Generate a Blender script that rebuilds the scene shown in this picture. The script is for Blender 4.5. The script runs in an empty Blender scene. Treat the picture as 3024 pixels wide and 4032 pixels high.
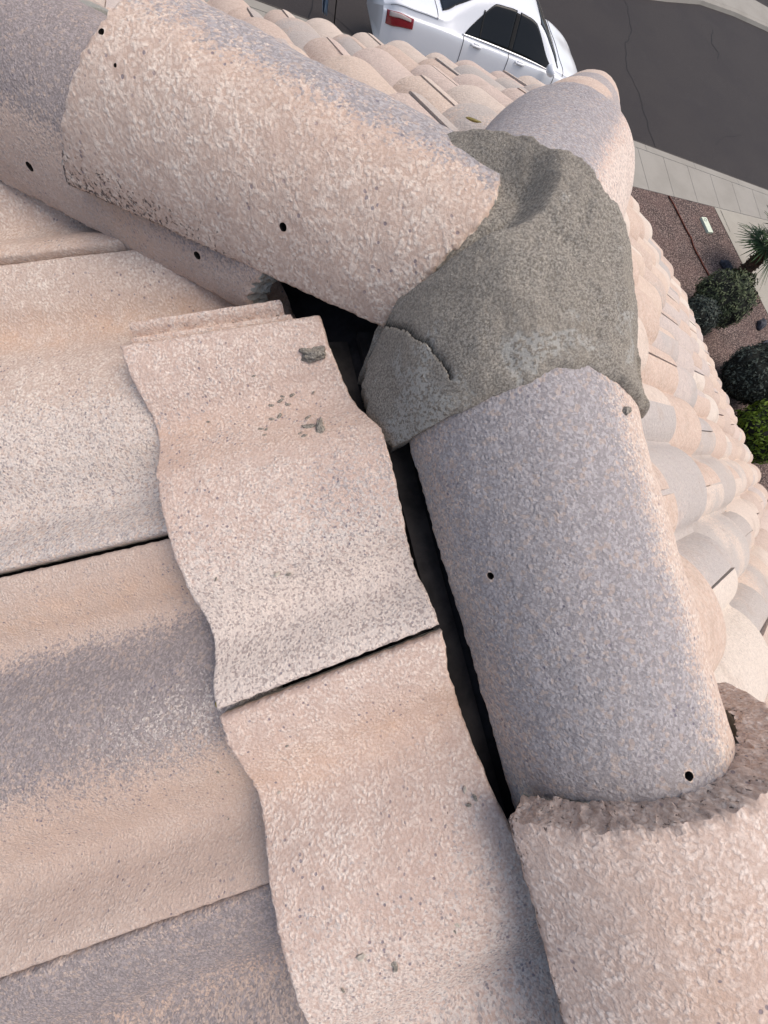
import bpy, bmesh, math, random
import numpy as np
from mathutils import Vector, Matrix, noise as mn

random.seed(7)
rng = np.random.default_rng(11)
sc = bpy.context.scene
COL = sc.collection
rad = math.radians

# ------------------------------------------------------------ camera
CAM = Vector((-.2711, 0.0, .286))
MR = [[0.9289480744360257, -0.23685276734345756, 0.28452810336299983],
      [-0.1803901008476913, -0.9607390833751749, -0.21080755487313158],
      [0.3232876219680545, 0.14450321891630855, -0.9352026161239423]]
X_ = Vector(MR[0]).normalized()
Z_ = -Vector(MR[2]).normalized()
Y_ = Z_.cross(X_).normalized()
X_ = Y_.cross(Z_).normalized()
cd = bpy.data.cameras.new('camera')
cam = bpy.data.objects.new('camera', cd)
COL.objects.link(cam)
cam.matrix_world = Matrix(((X_.x, Y_.x, Z_.x, CAM.x), (X_.y, Y_.y, Z_.y, CAM.y), (X_.z, Y_.z, Z_.z, CAM.z), (0, 0, 0, 1)))
cd.sensor_width = 36
cd.lens = 36 * 1386.1 / 4032
cd.clip_start = .01
cd.clip_end = 2000
sc.camera = cam

# ------------------------------------------------------------ light
w = bpy.data.worlds.new('World')
sc.world = w
w.use_nodes = True
nt = w.node_tree
sky = nt.nodes.new('ShaderNodeTexSky')
sky.sky_type = 'NISHITA'
sky.sun_disc = False
SUN_EL, SUN_AZ = rad(68), rad(95)          # azimuth measured from +Y towards +X
sky.sun_elevation = SUN_EL
sky.sun_rotation = SUN_AZ
sky.air_density = 1.0
sky.dust_density = 4.5
sky.ozone_density = .6
bg = nt.nodes['Background']
nt.links.new(sky.outputs[0], bg.inputs[0])
bg.inputs[1].default_value = .14
sl = bpy.data.lights.new('sun', 'SUN')
sl.energy = 1.05
sl.angle = rad(60)
sl.color = (1, .96, .91)
sun = bpy.data.objects.new('sun', sl)
COL.objects.link(sun)
sd = Vector((math.sin(SUN_AZ) * math.cos(SUN_EL), math.cos(SUN_AZ) * math.cos(SUN_EL), math.sin(SUN_EL)))
sun.rotation_euler = sd.to_track_quat('Z', 'Y').to_euler()
sun.location = (3, 3, 8)
sc.view_settings.view_transform = 'Standard'
sc.view_settings.look = 'None'
sc.view_settings.gamma = 1
sc.view_settings.use_curve_mapping = False
sc.view_settings.exposure = 0.40

# ------------------------------------------------------------ helpers
def srgb(r, g, b):
    f = lambda c: ((c / 255 + .055) / 1.055) ** 2.4 if c > 10 else c / 255 / 12.92
    return (f(r), f(g), f(b), 1)

def link(o, parent=None):
    COL.objects.link(o)
    if parent is not None:
        o.parent = parent
    return o

def mesh_obj(name, verts, faces, mat, parent=None, smooth=True, attrs=None):
    me = bpy.data.meshes.new(name)
    me.from_pydata([tuple(v) for v in verts], [], [tuple(f) for f in faces])
    if attrs:
        for k, vals in attrs.items():
            a = me.attributes.new(k, 'FLOAT', 'POINT')
            a.data.foreach_set('value', np.asarray(vals, dtype=np.float32))
    if smooth:
        me.polygons.foreach_set('use_smooth', [True] * len(me.polygons))
    me.update()
    if mat:
        me.materials.append(mat)
    return link(bpy.data.objects.new(name, me), parent)

def autosmooth(o, ang=40):
    me = o.data
    bm = bmesh.new()
    bm.from_mesh(me)
    for e in bm.edges:
        if len(e.link_faces) == 2 and e.calc_face_angle(0) > rad(ang):
            e.smooth = False
    bm.to_mesh(me)
    bm.free()

def empty(name, loc=(0, 0, 0), rz=0):
    o = bpy.data.objects.new(name, None)
    o.location = loc
    o.rotation_euler = (0, 0, rz)
    o.empty_display_size = .1
    COL.objects.link(o)
    return o

def tag(o, label=None, cat=None, group=None, kind=None):
    if label: o['label'] = label
    if cat: o['category'] = cat
    if group: o['group'] = group
    if kind: o['kind'] = kind
    return o

class MB:
    def __init__(s): s.v = []; s.f = []
    def add(s, vs, fs):
        n = len(s.v); s.v += [tuple(v) for v in vs]; s.f += [tuple(i + n for i in f) for f in fs]
    def box(s, c, d, rz=0):
        cx, cy, cz = c; dx, dy, dz = (q / 2 for q in d)
        cs, sn = math.cos(rz), math.sin(rz)
        vs = [(cx + x * dx * cs - y * dy * sn, cy + x * dx * sn + y * dy * cs, cz + z * dz) for x in (-1, 1) for y in (-1, 1) for z in (-1, 1)]
        s.add(vs, [(0, 1, 3, 2), (4, 6, 7, 5), (0, 4, 5, 1), (2, 3, 7, 6), (0, 2, 6, 4), (1, 5, 7, 3)])
    def tube(s, pts, r, n=8):
        pts = [Vector(p) for p in pts]
        rr = r if isinstance(r, (list, tuple)) else [r] * len(pts)
        vs = []; fs = []
        for i, p in enumerate(pts):
            d = (pts[min(i + 1, len(pts) - 1)] - pts[max(i - 1, 0)]).normalized()
            a = d.cross(Vector((0, 0, 1)))
            if a.length < 1e-3: a = d.cross(Vector((0, 1, 0)))
            a.normalize(); b = d.cross(a)
            for k in range(n):
                t = 2 * math.pi * k / n
                vs.append(p + (a * math.cos(t) + b * math.sin(t)) * rr[i])
        for i in range(len(pts) - 1):
            for k in range(n):
                fs.append((i * n + k, i * n + (k + 1) % n, (i + 1) * n + (k + 1) % n, (i + 1) * n + k))
        fs.append(tuple(range(n))[::-1]); fs.append(tuple((len(pts) - 1) * n + k for k in range(n)))
        s.add(vs, fs)
    def build(s, name, mat, parent=None, smooth=False):
        return mesh_obj(name, s.v, s.f, mat, parent, smooth)

# ------------------------------------------------------------ materials
class NG:
    def __init__(s, name, rough=.9):
        s.m = bpy.data.materials.new(name); s.m.use_nodes = True
        s.t = s.m.node_tree; s.b = s.t.nodes['Principled BSDF']
        s.b.inputs['Roughness'].default_value = rough
        s.b.inputs['Specular IOR Level'].default_value = .25
    def n(s, typ, **kw):
        q = s.t.nodes.new(typ)
        for k, v in kw.items(): setattr(q, k, v)
        return q
    def l(s, a, b): s.t.links.new(a, b)
    def val(s, sock, v):
        if hasattr(v, 'links') or hasattr(v, 'is_linked'): s.l(v, sock)
        else: sock.default_value = v
    def noise(s, vec, scale, detail=2, rough=.5, dist=0, w=None):
        q = s.n('ShaderNodeTexNoise')
        if w is not None:
            q.noise_dimensions = '4D'; s.val(q.inputs['W'], w)
        s.l(vec, q.inputs['Vector']); q.inputs['Scale'].default_value = scale
        q.inputs['Detail'].default_value = detail; q.inputs['Roughness'].default_value = rough
        q.inputs['Distortion'].default_value = dist
        return q.outputs['Fac']
    def ramp(s, fac, a, b, va=0., vb=1.):
        q = s.n('ShaderNodeMapRange'); q.interpolation_type = 'SMOOTHSTEP'
        s.l(fac, q.inputs['Value'])
        q.inputs['From Min'].default_value = a; q.inputs['From Max'].default_value = b
        q.inputs['To Min'].default_value = va; q.inputs['To Max'].default_value = vb
        return q.outputs[0]
    def math(s, op, a, b=0.):
        q = s.n('ShaderNodeMath', operation=op); s.val(q.inputs[0], a); s.val(q.inputs[1], b)
        return q.outputs[0]
    def mix(s, fac, a, b):
        q = s.n('ShaderNodeMix', data_type='RGBA')
        s.val(q.inputs[0], fac); s.val(q.inputs[6], a); s.val(q.inputs[7], b)
        return q.outputs[2]
    def attr(s, name): 
        q = s.n('ShaderNodeAttribute'); q.attribute_name = name
        return q.outputs['Fac']
    def bump(s, h, dist, strength=1., prev=None):
        q = s.n('ShaderNodeBump'); q.inputs['Distance'].default_value = dist
        q.inputs['Strength'].default_value = strength
        s.l(h, q.inputs['Height'])
        if prev is not None: s.l(prev, q.inputs['Normal'])
        return q.outputs[0]
    def obj(s): return s.n('ShaderNodeTexCoord').outputs['Object']

def near_tile(name, dark, light, mauve, coarse=1., worm=1.):
    g = NG(name, .92)
    coarse = coarse * 1.18
    c0 = g.obj()
    # bend the coordinates a little so that nothing lines up
    wn = g.n('ShaderNodeTexNoise'); g.l(c0, wn.inputs['Vector']); wn.inputs['Scale'].default_value = 60; wn.inputs['Detail'].default_value = 1
    va = g.n('ShaderNodeVectorMath', operation='MULTIPLY_ADD'); g.l(wn.outputs['Color'], va.inputs[0]); va.inputs[1].default_value = (.0035, .0035, .0035); g.l(c0, va.inputs[2])
    c = va.outputs[0]
    # rounded, worm-like raised skin of the concrete
    sv = g.n('ShaderNodeTexVoronoi'); g.l(c, sv.inputs['Vector']); sv.inputs['Scale'].default_value = 260 * coarse
    dots = g.ramp(sv.outputs['Distance'], .62, .22)
    blob = g.noise(c, 300 * coarse, 1, .5, .2)
    mod = g.ramp(g.noise(c, 75 * coarse, 2), .35, .62)
    bl = g.math('MULTIPLY', g.math('ADD', g.math('MULTIPLY', dots, .55), g.math('MULTIPLY', g.ramp(blob, .40, .62), .6)), g.math('ADD', g.math('MULTIPLY', mod, .6), .45))
    worm_f = g.math('MULTIPLY', bl, g.ramp(g.noise(c, 9, 2), .25, .65, .6 * worm, 1. * worm))
    base = g.mix(worm_f, dark, light)
    big = g.noise(c, 7, 3, .6)
    base = g.mix(g.ramp(big, .35, .7, 0., .35), base, (dark[0] * .95, dark[1] * .90, dark[2] * .88, 1))
    rust = g.attr('rust')
    base = g.mix(g.math('MULTIPLY', rust, g.ramp(g.noise(c, 40, 3), .3, .7, .25, .7)), base, srgb(206, 168, 138))
    # granules: every grain of sand has its own tone
    v1 = g.n('ShaderNodeTexVoronoi'); g.l(c, v1.inputs['Vector']); v1.inputs['Scale'].default_value = 420 * coarse
    s1 = g.n('ShaderNodeSeparateColor'); g.l(v1.outputs['Color'], s1.inputs[0])
    v2 = g.n('ShaderNodeTexVoronoi'); g.l(c, v2.inputs['Vector']); v2.inputs['Scale'].default_value = 240 * coarse
    s2 = g.n('ShaderNodeSeparateColor'); g.l(v2.outputs['Color'], s2.inputs[0])
    gran = g.math('ADD', g.math('MULTIPLY', s1.outputs[0], .6), g.math('MULTIPLY', s2.outputs[1], .4))
    # mauve-grey oxide, broken into grains at its edge
    grain = g.noise(c, 330, 2, .6)
    m = g.attr('mauve')
    msum = g.math('ADD', m, g.math('MULTIPLY', g.math('SUBTRACT', gran, .5), .75))
    msum = g.math('ADD', msum, g.math('MULTIPLY', g.math('SUBTRACT', grain, .5), .9))
    msum = g.math('ADD', msum, g.math('MULTIPLY', g.math('SUBTRACT', g.noise(c0, 22, 3, .65), .5), .55))
    mf = g.ramp(msum, .3, .76)
    mcol = g.mix(g.ramp(s1.outputs[1], .25, .95), mauve, (min(mauve[0] * 1.5, .8), min(mauve[1] * 1.5, .8), min(mauve[2] * 1.5, .8), 1))
    mcol = g.mix(g.math('MULTIPLY', g.math('GREATER_THAN', s2.outputs[2], .86), .38), mcol, srgb(196, 172, 152))
    base = g.mix(g.math('MULTIPLY', mf, .9), base, mcol)
    # pale chalky bloom with dark specks between
    pale = g.attr('pale')
    pf = g.ramp(g.math('ADD', pale, g.math('MULTIPLY', g.math('SUBTRACT', gran, .5), .9)), .25, .75)
    pcol = g.mix(g.ramp(s1.outputs[2], .05, .55), srgb(160, 148, 142), srgb(226, 213, 200))
    base = g.mix(g.math('MULTIPLY', pf, .72), base, pcol)
    # scattered blue-grey flecks
    fl = g.math('MULTIPLY', g.math('GREATER_THAN', s2.outputs[0], .93), g.ramp(v2.outputs['Distance'], .45, .28))
    fl = g.math('MULTIPLY', fl, g.ramp(g.noise(c, 14, 2), .38, .62))
    base = g.mix(g.math('MULTIPLY', fl, .7), base, srgb(112, 106, 118))
    # pits and dark scratches where the attribute asks for them
    pit = g.attr('pit')
    pn = g.noise(c, 240, 3, .7, .4)
    pf2 = g.ramp(g.math('ADD', g.math('MULTIPLY', pit, .46), pn), .80, .90)
    base = g.mix(g.math('MULTIPLY', pf2, .85), base, srgb(70, 64, 64))
    edge = g.attr('edge')
    en = g.noise(c, 260, 3, .7)
    base = g.mix(g.ramp(g.math('ADD', g.math('MULTIPLY', edge, .9), g.math('MULTIPLY', en, .5)), .72, .95), base, g.mix(en, srgb(116, 116, 110), srgb(172, 170, 160)))
    fine = g.noise(c, 900, 2, .6)
    base = g.mix(g.ramp(fine, .35, .75, 0, .18), base, (.14, .11, .11, 1))
    g.l(base, g.b.inputs['Base Color'])
    h = g.math('ADD', g.math('MULTIPLY', bl, .8), g.math('MULTIPLY', grain, .5))
    h = g.math('ADD', h, g.math('MULTIPLY', gran, .35))
    h = g.math('SUBTRACT', h, g.math('MULTIPLY', pf2, 2.2))
    h = g.math('SUBTRACT', h, g.math('MULTIPLY', fl, .6))
    n1 = g.bump(h, .0008, .75)
    n2 = g.bump(fine, .0004, .7, n1)
    g.l(n2, g.b.inputs['Normal'])
    return g.m

CREAM_D, CREAM_L = srgb(197, 173, 156), srgb(235, 221, 205)
PINK_D, PINK_L = srgb(199, 173, 157), srgb(235, 219, 204)
MAUVE = srgb(145, 141, 141)
M_cream = near_tile('concrete_cream', CREAM_D, CREAM_L, MAUVE)
M_pink = near_tile('concrete_pink', PINK_D, PINK_L, MAUVE)
M_worm = near_tile('concrete_worm', CREAM_D, CREAM_L, MAUVE, .80)
M_flat = near_tile('concrete_smooth', srgb(192, 169, 153), srgb(218, 201, 186), srgb(132, 124, 122), 1.15, .7)
M_coarse = near_tile('concrete_coarse', srgb(198, 174, 158), srgb(234, 218, 204), srgb(148, 141, 138), .86)

def far_tile_mat():
    g = NG('concrete_field', .9)
    c = g.obj()
    oi = g.n('ShaderNodeObjectInfo')
    rnd = oi.outputs['Random']
    W = g.math('MULTIPLY', rnd, 91.7)
    cr = g.n('ShaderNodeValToRGB'); cr.color_ramp.interpolation = 'CONSTANT'
    g.l(g.math('FRACT', g.math('MULTIPLY', rnd, 17.31)), cr.inputs[0])
    cols = [(0, (206, 183, 164)), (.2, (200, 175, 157)), (.38, (209, 191, 175)), (.52, (194, 171, 155)), (.63, (213, 199, 184)), (.75, (204, 182, 168)), (.87, (193, 178, 169))]
    el = cr.color_ramp.elements
    el[0].position = 0; el[0].color = srgb(*cols[0][1]); el[1].position = cols[1][0]; el[1].color = srgb(*cols[1][1])
    for p, q in cols[2:]:
        e = el.new(p); e.color = srgb(*q)
    cr2 = cr.outputs[0]
    blob = g.noise(c, 110, 2, .5, .5, W)
    base = g.mix(g.ramp(blob, .4, .62, 0., .35), cr2, srgb(224, 208, 192))
    big = g.noise(c, 4.2, 2, .5, .3, W)
    grain = g.noise(c, 170, 2, .6, 0, W)
    # how much grey oxide a tile carries differs from tile to tile
    amt = g.ramp(g.math('FRACT', g.math('MULTIPLY', rnd, 53.7)), .62, 1.0, -.36, .20)
    mf = g.ramp(g.math('ADD', g.math('ADD', big, amt), g.math('MULTIPLY', g.math('SUBTRACT', grain, .5), .5)), .52, .68)
    base = g.mix(g.math('MULTIPLY', mf, .75), base, g.mix(grain, srgb(160, 153, 148), srgb(196, 188, 180)))
    base = g.mix(g.ramp(g.noise(c, 60, 3, .7, 0, W), .70, .78, 0, .7), base, srgb(96, 84, 76))
    fine = g.noise(c, 300, 3, .7, 0, W)
    base = g.mix(g.ramp(fine, .38, .72, 0, .34), base, (.2, .17, .15, 1))
    dirt = g.ramp(g.noise(c, 16, 4, .65, 0, W), .5, .72, 0, .38)
    base = g.mix(dirt, base, srgb(168, 148, 132))
    sp_ = g.ramp(g.noise(c, 140, 2, .6, 0, W), .68, .76, 0, .6)
    base = g.mix(sp_, base, srgb(110, 98, 92))
    g.l(base, g.b.inputs['Base Color'])
    g.l(g.bump(g.math('ADD', blob, grain), .0024, .9), g.b.inputs['Normal'])
    return g.m
M_field = far_tile_mat()

def mortar_mat():
    g = NG('mortar', .95)
    c = g.obj()
    sand = g.noise(c, 520, 3, .75)
    sand2 = g.noise(c, 240, 2, .6)
    big = g.noise(c, 12, 3, .6)
    base = g.mix(g.ramp(sand, .36, .66), srgb(103, 97, 88), srgb(166, 159, 147))
    base = g.mix(g.ramp(big, .3, .7, 0, .45), base, srgb(140, 131, 118))
    sm = g.ramp(g.math('ADD', g.noise(c, 26, 4, .65, .6), g.math('MULTIPLY', g.attr('smear'), .22)), .66, .78)
    sm = g.math('MULTIPLY', sm, g.ramp(g.noise(c, 260, 2), .38, .55))
    base = g.mix(g.math('MULTIPLY', sm, .6), base, srgb(168, 167, 160))
    base = g.mix(g.ramp(sand2, .72, .8, 0, .8), base, srgb(48, 44, 40))
    base = g.mix(g.ramp(g.noise(c, 420, 1), .73, .8, 0, .9), base, srgb(190, 182, 166))
    base = g.mix(g.attr('crack'), base, (.012, .011, .01, 1))
    g.l(base, g.b.inputs['Base Color'])
    h = g.math('ADD', sand, g.math('MULTIPLY', sand2, .8))
    g.l(g.bump(g.math('SUBTRACT', h, g.math('MULTIPLY', sm, .5)), .0009, .9), g.b.inputs['Normal'])
    return g.m
M_mortar = mortar_mat()

def simple(name, col, rough=.8, noise_scale=None, amt=.25, bump=0, spec=.3, metal=0, coat=0):
    g = NG(name, rough)
    g.b.inputs['Specular IOR Level'].default_value = spec
    g.b.inputs['Metallic'].default_value = metal
    g.b.inputs['Coat Weight'].default_value = coat
    g.b.inputs['Coat Roughness'].default_value = .04
    if noise_scale:
        c = g.obj()
        f = g.noise(c, noise_scale, 4, .6)
        k = 1 - amt; j = 1 + amt
        base = g.mix(g.ramp(f, .3, .7), (col[0] * k, col[1] * k, col[2] * k, 1), (col[0] * j, col[1] * j, col[2] * j, 1))
        g.l(base, g.b.inputs['Base Color'])
        if bump: g.l(g.bump(f, bump, 1), g.b.inputs['Normal'])
    else:
        g.b.inputs['Base Color'].default_value = (*col[:3], 1)
    return g.m

def asphalt_mat():
    g = NG('asphalt', .9); c = g.obj()
    f = g.noise(c, 180, 3, .7); b = g.noise(c, .5, 4, .6)
    base = g.mix(g.ramp(f, .3, .7), srgb(42, 38, 37), srgb(64, 59, 57))
    base = g.mix(g.ramp(b, .35, .7, 0, .5), base, srgb(45, 41, 42))
    base = g.mix(g.ramp(g.noise(c, 1.6, 4, .7), .55, .8, 0, .3), base, srgb(64, 61, 60))
    g.l(base, g.b.inputs['Base Color']); g.l(g.bump(f, .004, .6), g.b.inputs['Normal'])
    return g.m
M_asphalt = asphalt_mat()

def gravel_mat():
    g = NG('gravel', .95); c = g.obj()
    v = g.n('ShaderNodeTexVoronoi'); g.l(c, v.inputs['Vector']); v.inputs['Scale'].default_value = 30
    sp = g.n('ShaderNodeSeparateColor'); g.l(v.outputs['Color'], sp.inputs[0])
    base = g.mix(sp.outputs[0], srgb(88, 76, 70), srgb(152, 132, 122))
    base = g.mix(g.ramp(v.outputs['Distance'], .3, .7), base, srgb(52, 40, 38))
    base = g.mix(g.ramp(g.noise(c, 1.2, 4, .6), .35, .7, 0, .4), base, srgb(116, 92, 84))
    g.l(base, g.b.inputs['Base Color'])
    g.l(g.bump(g.math('SUBTRACT', 1., v.outputs['Distance']), .015, .8), g.b.inputs['Normal'])
    return g.m
M_gravel = gravel_mat()

def concrete_mat(name, col, warm):
    g = NG(name, .9); c = g.obj()
    f = g.noise(c, 160, 3, .7); b = g.noise(c, 1.1, 4, .65)
    base = g.mix(g.ramp(f, .3, .7, 0, .3), col, warm)
    base = g.mix(g.ramp(b, .35, .75, 0, .5), base, (col[0] * .78, col[1] * .77, col[2] * .75, 1))
    g.l(base, g.b.inputs['Base Color']); g.l(g.bump(f, .002, .5), g.b.inputs['Normal'])
    return g.m
M_walk = concrete_mat('pavement_concrete', srgb(148, 143, 134), srgb(168, 162, 150))
M_drive = concrete_mat('driveway_concrete', srgb(158, 152, 140), srgb(172, 166, 152))
M_felt = simple('roof_felt', (.018, .017, .018), .95, 60, .4, .001)
M_wood = simple('weathered_wood', (.03, .026, .024), .9, 25, .5, .002)
M_stucco = simple('stucco', (.42, .34, .27), .95, 90, .12, .003)
M_joint = simple('joint_dirt', (.06, .052, .045), .95, 40, .3)
M_crack = simple('crack_tar', (.014, .013, .014), .9)

# ------------------------------------------------------------ roof geometry
S = .4274          # mean roof slope
TS = .328          # slope of a single tile (lies flatter because it rests on the next course)
YA = .3137         # where ridge meets the hips
XE = 4.3           # eave distance from the ridge
GZ = CAM.z - 4.7   # ground
EX = .345          # horizontal course exposure
TW = .378          # tile width
LEN = .43 / math.sqrt(1 + TS * TS)   # horizontal length of a tile

# profile across one double-roll tile: a roll cut by the side joint and a full one
_pv = [0, .08, .15, .185, .215, .255, .30, .38, .46, .54, .62, .70, .765, .80, .825, .865, .90, .95, 1.]
_ph = [.0335, .0290, .0165, .006, .002, .002, .010, .0270, .0355, .0375, .0355, .0265, .0100, .003, .002, .006, .0165, .0300, .0355]
_a = np.array(_pv); _b = np.array(_ph)
def prof(v):
    h = np.interp(v, _a, _b)
    h2 = (np.interp(np.clip(v - .012, 0, 1), _a, _b) + np.interp(np.clip(v + .012, 0, 1), _a, _b)) / 2
    return (h + h2) / 2

house = tag(empty('house', (0, 0, GZ)), 'low stucco house under the concrete tile roof', 'house')
roof = bpy.data.objects.new('tile_roof', None)
link(roof, None)
roof.location = (0, 0, 0)
bpy.context.view_layer.update()
# the roof is a thing of its own on the house so that its tiles can be parts and their crumbs sub-parts
tag(roof, 'concrete tile roof with cracked grey mortar where the ridge and two hips meet', 'roof')

def roll(v):
    h = .003
    for c, hw, H in ((0, .215, .047), (1, .215, .049), (.535, .262, .053)):
        t = abs(v - c) / hw
        if t < 1: h = max(h, .003 + (H - .003) * (1 - t ** 2.1) ** .62)
    return h
def field_tile_mesh(nv=40, th=.017, gap=.004):
    L = .43
    vs = []; fs = []
    ys = [0, .012, L * .5, L]
    xs = np.linspace(0, 1, nv + 1)
    hs = [roll(float(q)) for q in xs]
    W = TW - gap
    for yi, y in enumerate(ys):
        for x, h in zip(xs, hs):
            vs.append((x * W, y, h - (.0025 if yi == 0 else 0)))
    m = nv + 1
    n0 = len(vs)
    for y in (0, L):
        for x, h in zip(xs, hs):
            vs.append((x * W, y, h - th if y else h - .032))
    for i in range(len(ys) - 1):
        for k in range(nv):
            fs.append((i * m + k, i * m + k + 1, (i + 1) * m + k + 1, (i + 1) * m + k))
    top = (len(ys) - 1) * m
    for k in range(nv):
        fs.append((n0 + k, n0 + k + 1, k + 1, k))                       # front
        fs.append((top + k, top + k + 1, n0 + m + k + 1, n0 + m + k))   # head
        fs.append((n0 + m + k, n0 + m + k + 1, n0 + k + 1, n0 + k))     # underside
    for k in (0, nv):
        f = [k] + [i * m + k for i in range(1, len(ys))] + [n0 + m + k, n0 + k]
        fs.append(tuple(f if k == 0 else f[::-1]))
    me = bpy.data.meshes.new('field_tile')
    me.from_pydata(vs, [], fs)
    bm = bmesh.new(); bm.from_mesh(me); bmesh.ops.recalc_face_normals(bm, faces=bm.faces)
    for e in bm.edges:
        e.smooth = not (len(e.link_faces) == 2 and e.calc_face_angle(0) > rad(50))
    for f in bm.faces: f.smooth = True
    bm.to_mesh(me); bm.free()
    me.materials.append(M_field)
    return me
FT = field_tile_mesh()

def plane_frame(d):
    """d: horizontal down-slope unit vector"""
    d = Vector(d)
    tau = math.atan(TS)
    up = Vector((-d.x * math.cos(tau), -d.y * math.cos(tau), math.sin(tau)))
    a = Vector((-d.y, d.x, 0))
    n = a.cross(up)
    return d, a, up, n

LIFT = -.004
def clip_mesh(src, mat, planes):
    """cut the tile mesh where it would cross a hip or the ridge"""
    bm = bmesh.new(); bm.from_mesh(src)
    inv = mat.inverted()
    cut = False
    for co, no in planes:
        lc = inv @ Vector(co)
        ln = (mat.to_3x3().transposed() @ Vector(no)).normalized()
        dots = [(v.co - lc).dot(ln) for v in bm.verts]
        if not dots or min(dots) > 0:      # wholly outside
            bm.free(); return None
        if max(dots) <= 0: continue
        cut = True
        bmesh.ops.bisect_plane(bm, geom=bm.verts[:] + bm.edges[:] + bm.faces[:], plane_co=lc, plane_no=ln, clear_outer=True)
        ed = [e for e in bm.edges if e.is_boundary]
        if ed:
            try: bmesh.ops.holes_fill(bm, edges=ed, sides=0)
            except Exception: pass
    if not cut:
        bm.free(); return src
    if len(bm.faces) < 4:
        bm.free(); return None
    me = bpy.data.meshes.new('field_tile_cut'); bm.to_mesh(me); bm.free(); me.materials.append(M_field)
    return me

count = {}
SHOWN, REST = [], []
def lay(d, org, amin, amax, course0, ncourse, planes, want, sel, seedoff=0, S=.4274, endcut=None):
    """lay tiles on a slope. org: point on the ridge line; rows go down slope"""
    d, a, up, n = plane_frame(d)
    for i in range(course0, ncourse):
        dist = .31 + EX * i                      # horizontal distance of the front edge
        r0 = random.Random(seedoff * 1000 + i)
        off = (.5 if i % 2 else 0) * TW + r0.uniform(-.012, .012)
        j0 = int(math.floor((amin - off) / TW)) - 1
        j1 = int(math.ceil((amax - off) / TW)) + 1
        for j in range(j0, j1):
            av = off + j * TW
            r = random.Random(seedoff * 7919 + i * 131 + j)
            p = Vector(org) + d * (dist + r.uniform(-.006, .006)) + a * (av + r.uniform(-.003, .003))
            p.z = -S * (dist) + LIFT + r.uniform(-.0015, .0025)
            mat = Matrix.Translation(p) @ Matrix(((a.x, up.x, n.x), (a.y, up.y, n.y), (a.z, up.z, n.z))).to_4x4()
            mat = mat @ Matrix.Rotation(rad(r.uniform(-.8, .8)), 4, 'Z') @ Matrix.Rotation(rad(r.uniform(-.5, .5)), 4, 'X')
            c = mat @ Vector((TW / 2, .2, 0))
            if not want(c): continue
            me = clip_mesh(FT, mat, planes + (endcut(dist) if endcut else []))
            if me is None: continue
            if sel(c):
                o = bpy.data.objects.new('roof_tile', me)
                o.matrix_world = mat; link(o, roof); o.matrix_world = mat
                SHOWN.append(o)
            else:
                REST.append((me, mat))

q2 = 1 / math.sqrt(2)
NC = 12
# right slope (+X): bounded by the hip on its +Y side
S3, Y3, XR, YR = .405, 2.45, 2.14, 1.97      # hip end: own slope, eave, corner; end of the long slope
ecut = lambda dist: [((0, YR, 0), (0, 1, 0))] if dist > XR else []
lay((1, 0, 0), (0, 0, 0), -9, 2.6, 0, NC, [((0, YA, 0), (-q2, q2, 0)), ((.03, 0, 0), (-1, 0, 0))],
    lambda c: c.y > -8.6, lambda c: -1.5 - c.x * .12 < c.y, 1, endcut=ecut)
# hip end (+Y): between the two hips
lay((0, 1, 0), (0, YA, 0), -2.6, 2.6, 0, 6, [((0, YA, 0), (q2, -q2, 0)), ((0, YA, 0), (-q2, -q2, 0)), ((0, YA + .03, 0), (0, -1, 0))],
    lambda c: True, lambda c: c.x > -1.6, 2, S=S3)
# left slope beyond the close-up tiles
lay((-1, 0, 0), (0, 0, 0), -2.6, 9, 1, NC, [((0, YA, 0), (q2, q2, 0))],
    lambda c: c.y > -8.6 and not (c.x > -1.0 and c.y > -1.0 and c.y < .95) , lambda c: False, 3, endcut=ecut)

def join_stuff(name, items, mat, parent):
    V = []; F = []; n = 0
    for me, m in items:
        co = np.empty(len(me.vertices) * 3); me.vertices.foreach_get('co', co); co = co.reshape(-1, 3)
        M4 = np.array(m); co = co @ M4[:3, :3].T + M4[:3, 3]
        V.append(co)
        F += [tuple(i + n for i in p.vertices) for p in me.polygons]
        n += len(co)
    V = np.concatenate(V)
    o = mesh_obj(name, V.tolist(), F, mat, parent, True)
    autosmooth(o, 50)
    tag(o, kind='stuff')
    return o
join_stuff('distant_roof_tiles', REST, M_field, roof)

# ---- close-up tiles of the left slope
def ray(px, py):
    v = Vector(((px - 1512) / 1386.1, -(py - 2016) / 1386.1, -1))
    return (X_ * v.x + Y_ * v.y + Z_ * v.z)
def hit(px, py, k, n=(-TS, 0, 1)):
    n = Vector(n); d = ray(px, py)
    return CAM + d * ((k - n.dot(CAM)) / n.dot(d))

def smooth_noise(x, y, z, s): return mn.noise(Vector((x * s, y * s, z * s)))

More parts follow.
